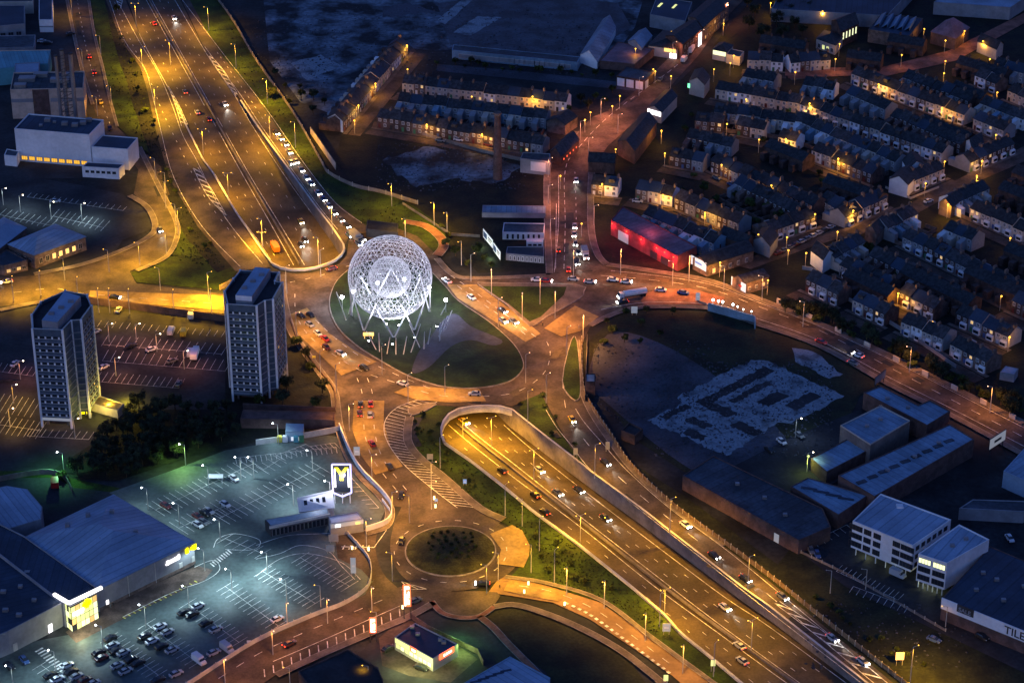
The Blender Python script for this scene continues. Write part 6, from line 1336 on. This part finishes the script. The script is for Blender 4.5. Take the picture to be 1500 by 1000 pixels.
# bollards, signs
for i, (x, y) in enumerate(sorted([(516,806),(540,808),(590,893),(827,888),(636,733),(638,745),(768,870),(774,858)])):
    b = P(x, y); s = MB(); s.box(-.25,.25,-.25,.25,0,1.1); r = thing('traffic_bollard', f'lit keep-left bollard, {ordw(i)} from the left around the small roundabout', 'bollard', (b.x,b.y,MZ), 0, 'lit traffic bollards'); s.build('body', 'bollard_lit', r); s = MB(); s.box(-.35,.35,-.35,.35,0,.12); s.build('base', 'kerb', r)
def sign(px, py, wd, z0, z1, m, label, rz=0.0, legs=2):
    r = thing('road_sign', label, 'road sign', P(px, py), rz); s = MB(); s.box(-wd/2,wd/2,-.06,.06,z0,z1); s.build('panel', m, r)
    for x in ((-wd*.35, wd*.35) if legs == 2 else (0,)): s = MB(); s.tube((x,.1,0),(x,.1,z1-.1),.07,5); s.build('post', 'post', r)
    if m in ('sign_blue', 'poster_dim'): s = MB(); s.box(-wd*.3,wd*.3,-.1,-.07,z0+(z1-z0)*.4,z0+(z1-z0)*.52); s.build('lettering', 'white_wall', r)
for a in [(523,672,2.0,1.4,4.6,'poster_dim','pale blue direction sign above the buff south arm'),(630,677,2.0,1.2,3.2,'grey_wall','grey-backed sign on the grass beside the hatched lane'),(681,711,1.2,.8,2.4,'sign_blue','small blue sign on the grass bank'),(976,930,2.3,1.4,4.2,'poster_dim','pale blue sign on the grass where the pale wall bends'),(1044,984,1.3,2.2,4.2,'yellow_lit','yellow-green sign by the lower motorway edge'),(975,1005,1.3,2,4,'yellow_lit','yellow-green sign at the bottom edge on the exit road'),
          (843,672,1.4,1.6,4.2,'grey_wall','left of two grey-backed signs beside the right slip road'),(890,662,1.4,1.2,4.0,'grey_wall','right of two grey-backed signs beside the right slip road'),(929,462,2.2,1,3.6,'poster_dim','pale blue sign at the edge of the dark waste ground'),(1022,443,1.6,1.0,4.0,'poster_dim','blue sign on the orange-lit bend'),(460,526,1.2,.5,1.4,'yellow_paint','small yellow sign beside the buff surfacing'),(639,738,1.0,1.0,2.0,'sign_blue','round blue sign on the hatched lane island'),
          (1317,975,2.4,2.2,4.8,'sign_warm','orange-lit sign beside the lower slip road'),(489,796,3.0,.8,3.4,'cream_wall','middle pale sign board at the retail park entrance'),(500,783,3.0,.8,3.2,'cream_wall','upper pale sign board at the retail park entrance'),(484,811,2.6,.8,3.2,'cream_wall','lower pale sign board at the retail park entrance'),(518,845,1.6,1.5,7.0,'poster_dim','tall narrow pale sign panel at the retail park corner'),(365,945,1.2,.4,1.8,'white_wall','small white panel on the car park wall')]: sign(*a)
for i, (x, y) in enumerate([(1044,452),(1052,454),(1058,455),(1073,459),(1080,462),(1088,466),(1100,469)]):
    b = P(x, y); r = thing('wall_lamp', f'white globe lamp, {ordw(i)} from the left on the blue wall at the bend', 'lamp', b, 0, 'globe lamps on the blue wall'); s = MB(); s.tube((0,0,0),(0,0,3.4),.08,5); s.build('stem', 'post', r); s = MB(); s.ball((0,0,3.6), .42 if i < 4 else .25, 8, 5); s.build('globe', 'white_bulb', r)
# walls and fences
def wall(name, pts, h, wd, m, label, cat='wall', smooth=0, posts=0):
    q = PP(cr(pts, smooth) if smooth else pts); s = MB()
    for a, b in zip(q, q[1:]): s.beam(a, b, wd, 0, h)
    o = tag(s.build(name, m), label, cat)
    if posts:
        Lt = sum((b-a).length for a, b in zip(q, q[1:])); rs = resample(q, int(Lt/posts)+2); k = MB()
        for p in rs: k.box(p.x-.12,p.x+.12,p.y-.12,p.y+.12,0,h+.35)
        k.build('post', 'post', o)
    return o
wall('wall', [(497,628),(512,665),(530,694),(560,725),(574,747),(568,768),(536,780)], 2.4, .35, 'white_wall', 'white curved wall between the south arm and the superstore car park', smooth=4)
wall('wall', [(375,652),(430,645),(497,632)], 2.2, .3, 'pale_concrete', 'pale wall behind the recycling bins'); wall('fence', [(510,785),(540,820),(543,852),(530,870),(500,888),(460,903),(375,941),(290,995),(250,1020)], 1.6, .25, 'pale_concrete', 'long pale barrier along the lower edge of the superstore car park', 'fence', 4, 6)
wall('wall', [(130,445),(330,472),(345,478)], 3.0, .4, 'brown_wall', 'dark parapet wall under the bright approach road'); wall('wall', [(425,470),(440,508),(470,548),(490,575),(491,606)], 1.4, .4, 'brown_wall', 'low wall along the left edge of the roundabout beside the right tower', smooth=3)
wall('wall', [(491,606),(400,602),(356,600)], 2.5, .4, 'brown_wall', 'brown ramp wall right of the low brown building'); wall('wall', [(322,425),(345,413),(352,400)], 2.0, .4, 'buff', 'tan wall stub behind the right tower')
wall('fence', [(300,-20),(318,0),(345,38),(375,90),(430,168),(470,238),(482,256),(520,275),(560,284),(612,300)], 1.8, .15, 'concrete', 'pale fence along the outer edge of the motorway grass', 'fence', 4, 8)
wall('wall', [(612,196),(700,222),(800,244)], 1.6, .25, 'concrete', 'pale low wall curving before the dark terrace', smooth=4); wall('wall', [(590,300),(660,345),(703,348)], 1.2, .2, 'concrete', 'low wall at the edge of the dark wasteland')
wall('fence', [(852,500),(855,570),(868,600),(895,640),(925,685),(985,742),(1060,797),(1125,845),(1200,905),(1320,1000),(1380,1050)], 1.9, .15, 'timber', 'brown timber fence along the right-hand slip road', 'fence', 4, 3)
wall('wall', [(860,500),(857,590)], 3, .3, 'dark_metal', 'dark panel wall at the edge of the waste ground'); wall('wall', [(1037,455),(1105,474)], 3.2, .4, 'steel_roof', 'dark blue wall with globe lamps at the bend'); wall('wall', [(1105,474),(1106,482)], 3.2, .4, 'steel_roof', 'short return of the dark blue wall')
wall('wall', [(1297,276),(1334,292),(1375,276)], 1.0, .3, 'cream_wall', 'pale garden wall round the white-gabled corner', smooth=0); wall('wall', [(1175,395),(1195,400),(1215,425),(1260,450),(1320,485),(1400,540)], 1.6, .3, 'grey_wall', 'grey wall behind the hedge of the east road', smooth=3)
wall('wall', [(-30,560),(20,560)], 1, .2, 'brick', 'low brick wall left of the left tower'); wall('wall', [(0,705),(60,695),(92,700),(105,720)], 2, .3, 'concrete', 'curved concrete wall in the green-lit service yard', smooth=3)
wall('fence', [(1158,803),(1240,842),(1330,893),(1385,925)], 1.0, .12, 'concrete', 'low rail along the front of the office car park', 'fence', 0, 4); wall('wall', [(1020,442),(1035,448)], 1, .2, 'concrete', 'stub of wall at the bend')
wall('fence', [(600,905),(630,925),(700,958),(708,975)], 2.0, .2, 'pale_brick', 'brick wall behind the drive-in restaurant', 'fence'); wall('fence', [(560,735),(571,750)], 1.5, .2, 'white_wall', 'short white rail at the wall corner', 'fence')
md = MB()
for a, b in ((mA, mB), (nA, nB)):
    q = resample(fix(inter(a, b, .5)), 90)
    for p, r in zip(q, q[1:]): zb = min(p.z, r.z); md.beam(p, r, .45, zb-.3, max(p.z, r.z)+.75)
tag(md.build('median_barrier', 'concrete'), 'low concrete barrier between the two motorway carriageways', 'barrier')
for i in range(9):
    x, y = 1138+i*42.5, 444+i*21; a, b = P(x, y, 0), P(x+9, y+4.5, 0); c = (a+b)/2; d = b-a; s = MB(); s.box(-d.length/2, d.length/2, -.2, .2, 0, 2.2)
    o = s.build('bus_panel', 'cream_wall'); o.location = (c.x, c.y, .02); o.rotation_euler = (0,0,math.atan2(d.y,d.x)); tag(o, f'small brick wall panel, {ordw(i)} from the left along the hedge of the east road', 'wall panel', 'wall panels along the hedge')
# outbuildings at the waste ground
Bld('small_ruin', 'small roofless brick hut beside the concrete slab', 'hut', [(910,632),(930,640),(942,630),(922,620)], 3, 'brick', 'dark_asphalt', .6)
Bld('brick_pillar_hut', 'narrow brick hut with a pale top beside the waste ground wall', 'hut', [(858,560),(872,560),(872,548),(858,548)], 6, 'brick', 'cream_wall', .3)
Bld('small_shed', 'pale blue shed roof at the edge of the roadside trees', 'shed', [(1465,545),(1486,549),(1492,540),(1473,536)], 3, 'grey_wall', 'steel_roof', .1)
tr = thing('trolley_shelter', 'white trolley shelter in the upper superstore car park', 'shelter', P(316,706)); s = MB(); s.box(-2.4,2.4,-1.2,1.2,2.2,2.35); s.build('roof', 'white_wall', tr)
for x in (-2.2,2.2):
    for y in (-1.1,1.1): s = MB(); s.tube((x,y,0),(x,y,2.2),.06,5); s.build('post', 'white_steel', tr)
# people, small as they are
def person(px, py, rz, label, top, z=None):
    import bmesh
    b = P(px, py, MZ if z is None else z); V = [(0,0,.95),(0,0,1.25),(0,0,1.45),(0,0,1.56),(0,.01,1.68),(-.18,0,1.42),(-.24,.03,1.15),(-.25,.12,.9),(.18,0,1.42),(.24,.03,1.15),(.24,-.05,.9),(-.09,0,.9),(-.1,.08,.5),(-.1,.15,.05),(.09,0,.9),(.1,-.06,.5),(.1,-.2,.06)]
    E = [(0,1),(1,2),(2,3),(3,4),(2,5),(5,6),(6,7),(2,8),(8,9),(9,10),(0,11),(11,12),(12,13),(0,14),(14,15),(15,16)]; Rr = [.15,.16,.16,.06,.11,.07,.055,.04,.07,.055,.04,.11,.08,.06,.11,.08,.06]
    me = bpy.data.meshes.new('person'); me.from_pydata(V, E, []); me.materials.append(M[top]); o = bpy.data.objects.new('person', me); col.objects.link(o); o.location = b; o.rotation_euler = (0,0,rz)
    md_ = o.modifiers.new('skin', 'SKIN'); o.modifiers.new('sub', 'SUBSURF').levels = 1
    for i, r_ in enumerate(Rr): me.skin_vertices[0].data[i].radius = (r_, r_)
    me.skin_vertices[0].data[0].use_root = True
    s = MB(); s.ball((0,.02,1.7), .13, 8, 6, 1.2); s.build('head', 'skin', o)
    tag(o, label, 'person')
for a in [(166,888,.3,'person in dark clothes on the pavement right of the glazed entrance','car_black'),(162,890,.8,'person in a grey coat walking by the glazed entrance','car_grey'),(120,905,1.2,'person in blue standing before the glazed entrance','car_blue'),(795,478,.5,'person in dark clothes crossing on the traffic island','car_black'),(848,482,2,'person waiting beside the buff crossing on the right','car_grey'),(732,862,1,'person in black on the pavement below the small roundabout','car_black')]: person(*a)

# ================================================================ trees
def tree_proto(hh, rad, nleaf, m, seed, label='proto'):
    rnd = random.Random(seed); r = thing('tree', label, 'tree'); s = MB(); s.tube((0,0,0),(0,0,hh*.5),.28,7,.16)
    tips = []
    for k in range(7):
        a = k*.9+rnd.random(); z = hh*(.28+.08*k*.7); e = (rad*.7*math.cos(a), rad*.7*math.sin(a), z+hh*.28); s.tube((0,0,z), e, .12, 5, .04); tips.append(e)
    s.build('trunk', 'bark', r); s = MB(); cl = []
    for k in range(16):
        a = rnd.random()*6.28; q = rad*math.sqrt(rnd.random())*.8; cl.append((q*math.cos(a), q*math.sin(a), hh*(.45+.47*rnd.random()*(1-.5*q/rad)), rad*(.28+.2*rnd.random())))
    for i in range(nleaf):
        c = cl[i % 16]; v = Vector((rnd.gauss(0,1), rnd.gauss(0,1), rnd.gauss(0,.8))).normalized()*c[3]*(rnd.random()**.4)
        p = Vector(c[:3])+v; u = Vector((rnd.gauss(0,1), rnd.gauss(0,1), rnd.gauss(0,.6))).normalized(); t = u.cross(Vector((rnd.random(), rnd.random(), 1))).normalized(); g = .16+.16*rnd.random()
        s.add([p-u*g-t*g*.6, p+u*g-t*g*.6, p+u*g+t*g*.6, p-u*g+t*g*.6], [(0,1,2,3)])
    s.build('crown', m, r); return reg(r)
TP = [tree_proto(8, 3.0, 1500, 'leaf_dark', 1), tree_proto(6.5, 2.6, 1200, 'leaf', 2), tree_proto(10, 3.6, 1800, 'leaf_dark', 3), tree_proto(4, 2.0, 700, 'leaf', 4)]
TU = [0]*4; NT = [0]
def tree(px, py, k, label, group, sc=1.0):
    b = P(px, py, 0)
    if 'small roundabout' in label and (b-c0).length < 13: b.z = 1.5*(1-((b-c0).length/13.6)**2)+.3
    r = TP[k] if not TU[k] else dup(TP[k])
    TU[k] = 1; r.location = b; r.rotation_euler = (0,0,random.random()*6.28); r.scale = (sc,)*3; r['label'] = label; r['group'] = group; NT[0] += 1; return r
def grove(poly, n, ks, where, grp, smin=.7, smax=1.2):
    xs = [p[0] for p in poly]; ys = [p[1] for p in poly]; pts = []
    def inside(x, y):
        c = False
        for i in range(len(poly)):
            (x1,y1),(x2,y2) = poly[i], poly[i-1]
            if (y1 > y) != (y2 > y) and x < (x2-x1)*(y-y1)/(y2-y1)+x1: c = not c
        return c
    best = []
    while len(best) < n:
        cand = [(random.uniform(min(xs),max(xs)), random.uniform(min(ys),max(ys))) for _ in range(30)]; cand = [c for c in cand if inside(*c)]
        if cand: best.append(max(cand, key=lambda c: min([((c[0]-b[0])**2+4*(c[1]-b[1])**2) for b in best] or [1])))
    best.sort()
    for i, (x, y) in enumerate(best): tree(x, y, random.choice(ks), f'dark leafy tree, {ordw(i)} from the left {where}', grp, random.uniform(smin, smax))
grove([(150,650),(195,600),(330,598),(350,640),(290,662),(180,702),(110,700)], 60, [0,2,0,2], 'in the wood between the towers and the superstore', 'trees in the wood by the towers', .5, .85)
grove([(345,480),(425,490),(480,560),(485,600),(360,598)], 16, [0,1], 'on the bank below the right tower', 'trees below the right tower', .6, .9)
grove([(1120,452),(1160,448),(1260,490),(1380,545),(1500,600),(1500,618),(1400,572),(1300,522),(1190,470)], 50, [0,0,3], 'in the hedge along the east road', 'trees in the roadside hedge', .6, 1.0)
grove([(180,30),(160,0),(178,60),(206,100),(215,130),(228,190),(248,262),(290,333),(330,385),(325,395),(270,330),(232,262),(212,190),(195,130)], 14, [3,3,1], 'in the shrub belt beside the left slip road', 'shrubs beside the left slip road', .4, .7)
grove([(640,600),(600,618),(600,640),(640,680),(700,722),(690,700),(650,655),(642,620)], 12, [3], 'in the shrub belt above the sunken motorway', 'shrubs on the left bank', .35, .6)
grove([(790,770),(850,830),(900,868),(880,870),(800,840),(780,800)], 14, [3], 'in the dark shrubs right of the small roundabout', 'shrubs right of the small roundabout', .4, .65)
grove([(630,785),(690,785),(700,805),(685,825),(640,825),(622,805)], 34, [3], 'in the planting of the small roundabout', 'shrubs on the small roundabout', .22, .36)
grove([(865,470),(940,455),(1000,460),(960,500),(880,520)], 10, [3,1], 'on the dark waste ground by the bend', 'bushes on the waste ground', .4, .8)
grove([(640,322),(662,355),(700,375),(735,392),(690,395),(655,368)], 8, [3,1], 'between the grassy loop and the billboards', 'trees by the billboards', .5, .9)
grove([(760,590),(795,578),(860,680),(820,650)], 6, [3], 'on the verge above the right retaining wall', 'shrubs on the right verge', .35, .6)
grove([(1000,240),(1160,330),(1100,340),(1000,300)], 14, [3,1], 'in the dark gardens at the estate centre', 'garden trees in the estate', .5, .9)
grove([(1250,360),(1330,400),(1430,450),(1380,440),(1300,405)], 14, [3,1], 'in the gardens of the lower estate', 'garden trees in the lower estate', .5, .9)
grove([(840,140),(900,135),(880,160),(830,170)], 6, [0,1], 'on the dark plot by the road bend', 'trees by the road bend', .5, .8)
grove([(1090,10),(1180,10),(1190,80),(1100,60)], 12, [0,2], 'in the dark corner above the estate', 'trees above the estate', .6, 1.0)
grove([(380,100),(500,160),(470,170),(400,150)], 10, [0,1], 'beside the motorway fence on the waste ground', 'trees by the motorway fence', .4, .8)
grove([(1150,850),(1240,900),(1340,970),(1420,1000),(1300,960)], 12, [3], 'on the rough ground before the tile shop', 'bushes before the tile shop', .3, .6)
grove([(640,90),(900,112),(900,118),(640,96)], 16, [3,1], 'along the lane above the yellow-lit terrace', 'trees along the lane', .4, .7)
grove([(1000,150),(1180,160),(1180,200),(1040,230),(1000,200)], 8, [3], 'in the back gardens near the pale terrace', 'garden trees near the pale terrace', .5, .8)
grove([(1200,250),(1300,300),(1240,310),(1200,290)], 6, [3], 'behind the corner row', 'garden trees behind the corner row', .5, .8)
t = tree(256,668,1,'tree lit bright green by a car park lamp','green-lit trees',1.0); t = tree(90,702,3,'small bush lit bright green behind the retail shed','green-lit trees',.9)
print('TREES', NT[0])
# rough grass tufts on the banks: nobody could count them
s = MB(); rnd = random.Random(5)
for (poly, n) in (([(600,612),(650,655),(735,718),(850,806),(975,910),(960,930),(890,882),(800,850),(788,800),(735,758),(705,742),(615,668)], 1100), ([(160,10),(206,100),(228,190),(290,333),(330,395),(250,380),(258,330),(205,215),(160,140)], 900), ([(320,0),(430,165),(485,255),(600,303),(640,330),(600,340),(528,326),(440,240),(365,135)], 500)):
    xs = [p[0] for p in poly]; ys = [p[1] for p in poly]; k = 0
    while k < n:
        x, y = rnd.uniform(min(xs),max(xs)), rnd.uniform(min(ys),max(ys)); c = False
        for i in range(len(poly)):
            (x1,y1),(x2,y2) = poly[i], poly[i-1]
            if (y1 > y) != (y2 > y) and x < (x2-x1)*(y-y1)/(y2-y1)+x1: c = not c
        if not c: continue
        k += 1; p = P(x, y); h = .25+.5*rnd.random(); a = rnd.random()*3.14; u = Vector((math.cos(a), math.sin(a), 0))*.35
        s.add([p-u, p+u, p+u*.6+Vector((0,0,h)), p-u*.6+Vector((0,0,h))], [(0,1,2,3)])
tag(s.build('rough_grass', 'leaf_dark'), 'tufts of rough grass on the motorway banks', 'grass', kind='stuff')
print('OBJECTS', len(col.objects), 'LIGHTS', sum(o.type == 'LIGHT' for o in col.objects))

# broken concrete on the cleared sites: rubble nobody could count
s = MB(); rnd = random.Random(11)
for (cx, cy, rx, ry, n) in ((1090,600,130,70,1500),(640,60,240,50,900),(430,90,60,60,300),(660,245,110,35,500),(960,560,90,60,400),(1300,930,120,50,250)):
    for _ in range(n):
        p = P(cx+rnd.uniform(-rx,rx), cy+rnd.uniform(-ry,ry)); k = rnd.uniform(.12,.5)
        a = rnd.random()*3.1; u = Vector((math.cos(a), math.sin(a), 0))*k; v = Vector((-u.y, u.x, 0))*rnd.uniform(.4,1); h = Vector((0,0,rnd.uniform(.1,.5)))
        s.add([p-u-v, p+u-v, p+u+v, p-u+v, p-u*.6-v*.6+h, p+u*.6-v*.5+h, p+u*.5+v*.6+h, p-u*.7+v*.5+h], [(4,5,6,7),(0,1,5,4),(1,2,6,5),(2,3,7,6),(3,0,4,7)])
tag(s.build('rubble_heap', 'gravel'), 'broken concrete scattered over the cleared sites', 'rubble', kind='stuff')

for o in list(col.objects):
    if 'label' in o and len(o['label'].split()) > 16: print('LONG', o['label'])
